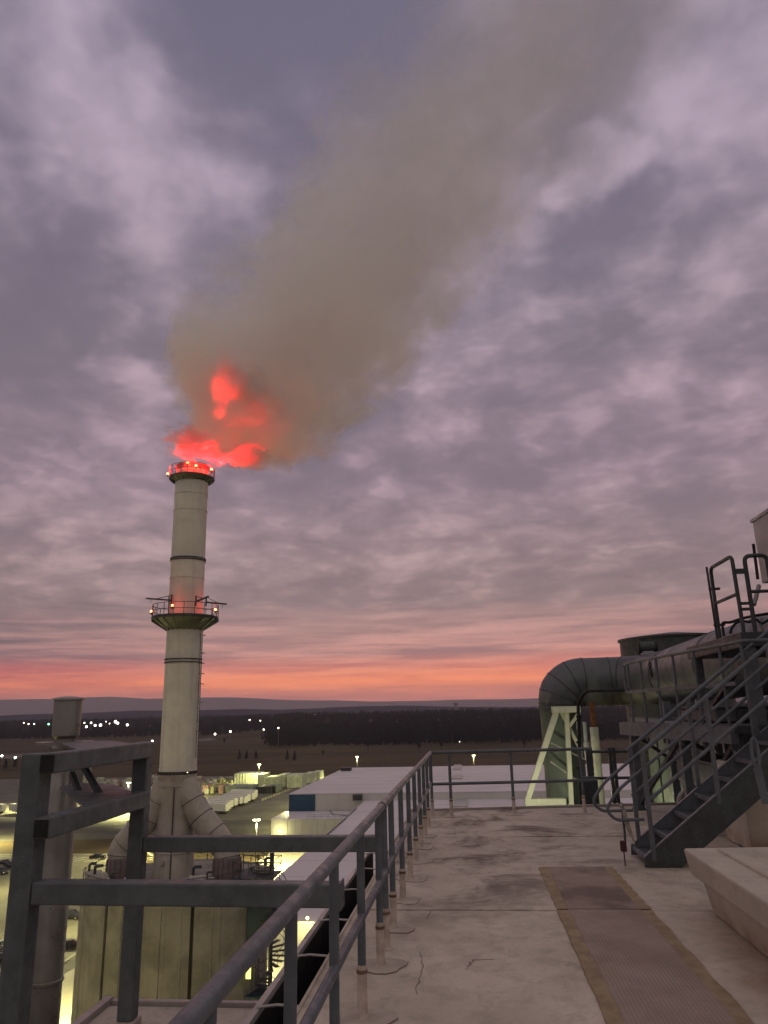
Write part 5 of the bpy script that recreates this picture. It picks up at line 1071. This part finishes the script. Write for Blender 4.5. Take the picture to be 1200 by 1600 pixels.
mb = MB(); a, b = T(1150, 889, 10.75), T(1168, 896, 10.75); mb.bb((gx_, 10.73, b.z), (xb0, 10.77, a.z)); mb.build('latch_plate', dsteel, hl, smooth=False)
for y_ in (943, 952): a = T(1158, y_, 10.75); mb = MB(); mb.bb((gx_, 10.735, a.z-.02), (xb0, 10.765, a.z+.02)); mb.build('hinge_bar', dsteel, hl, smooth=False)
for (x, y) in ((3.85, 10.7), (5.4, 10.7), (3.85, 13.1), (5.4, 13.1)): mb = MB(); mb.beam((x, y, 1.52), (x, y, fz-.2), .12, .12); mb.build('leg', steel, hl, smooth=False)
for a, b in (((3.85, 10.7, 1.6), (5.4, 10.7, 2.5)), ((3.85, 13.1, 1.6), (3.85, 10.7, 2.5))): mb = MB(); mb.beam(a, b, .06, .06); mb.build('brace', dsteel, hl, smooth=False)
hs = thing('air_hose', (4.1, 11, fz), 'black hoses looping over the upper landing', 'hose')
mb = MB(); mb.tube(fillet([T(1131, 994, 11.2), T(1128, 972, 11.2), T(1140, 973, 11.2), T(1160, 966, 11.1), T(1180, 962, 11.0), T(1205, 958, 11)], .06), .02, 8); mb.build('hose', black, hs)
mb = MB(); mb.tube([T(1141, 990, 11.1), T(1143, 982, 11.1), T(1150, 973, 11.1), T(1160, 970, 11.1), T(1170, 972, 11), T(1182, 968, 11), T(1190, 975, 11), T(1202, 968, 11)], .02, 8); mb.build('hose', black, hs)
mb = MB(); mb.tube([T(1190, 966, 11), T(1188, 975, 11), T(1193, 985, 11)], .016, 8); mb.build('coil', galv, hs)
ub = thing('unit_box', (6.2, 11, 3.7), 'pale grey metal unit box raised at the right picture edge', 'unit')
a = T(1175, 815, 13); z0_ = T(1190, 912, 13).z; mb = MB(); mb.bb((a.x, 8.9, z0_), (a.x+2.4, 13, a.z)); mb.build('casing', whoof, ub, smooth=False, bevel=.02)
mb = MB(); mb.bb((a.x-.025, 8.88, a.z-.02), (a.x+2.42, 13.02, a.z+.03)); mb.build('lid', whoof, ub, smooth=False)
for y in (9.1, 12.7): 
    for x in (a.x+.15, a.x+2.2): mb = MB(); mb.beam((x, y, fz-.0), (x, y, z0_), .09, .09); mb.build('leg', steel, ub, smooth=False)
mb = MB(); mb.bb((a.x-.05, 12.2, z0_-.0), (a.x-.001, 12.5, z0_+.35)); mb.build('conduit_box', black, ub, smooth=False)
mb = MB(); mb.beam(T(1186, 915, 12.6), T(1178, 945, 12.2), .05, .05); mb.build('strut', galv, ub, smooth=False)
mb = MB(); mb.tube([T(1177, 850, 12.9), T(1181, 880, 12.9), T(1184, 905, 12.9)], .025, 6); mb.build('cable', black, ub)
# ------------------------------------------------------------------ haze
mb = MB(); mb.bb((-15500, -15300, -66), (15500, 15500, 420)); hz = mb.build('haze', vmat('haze_volume', lambda t, pv: (setattr(pv.inputs['Density'], 'default_value', 5.5e-5), setattr(pv.inputs['Anisotropy'], 'default_value', .55), setattr(pv.inputs['Color'], 'default_value', (.84, .86, 1, 1)))), smooth=False)
tag(hz, 'thin dusk haze fading the far hills', 'haze', kind='stuff')
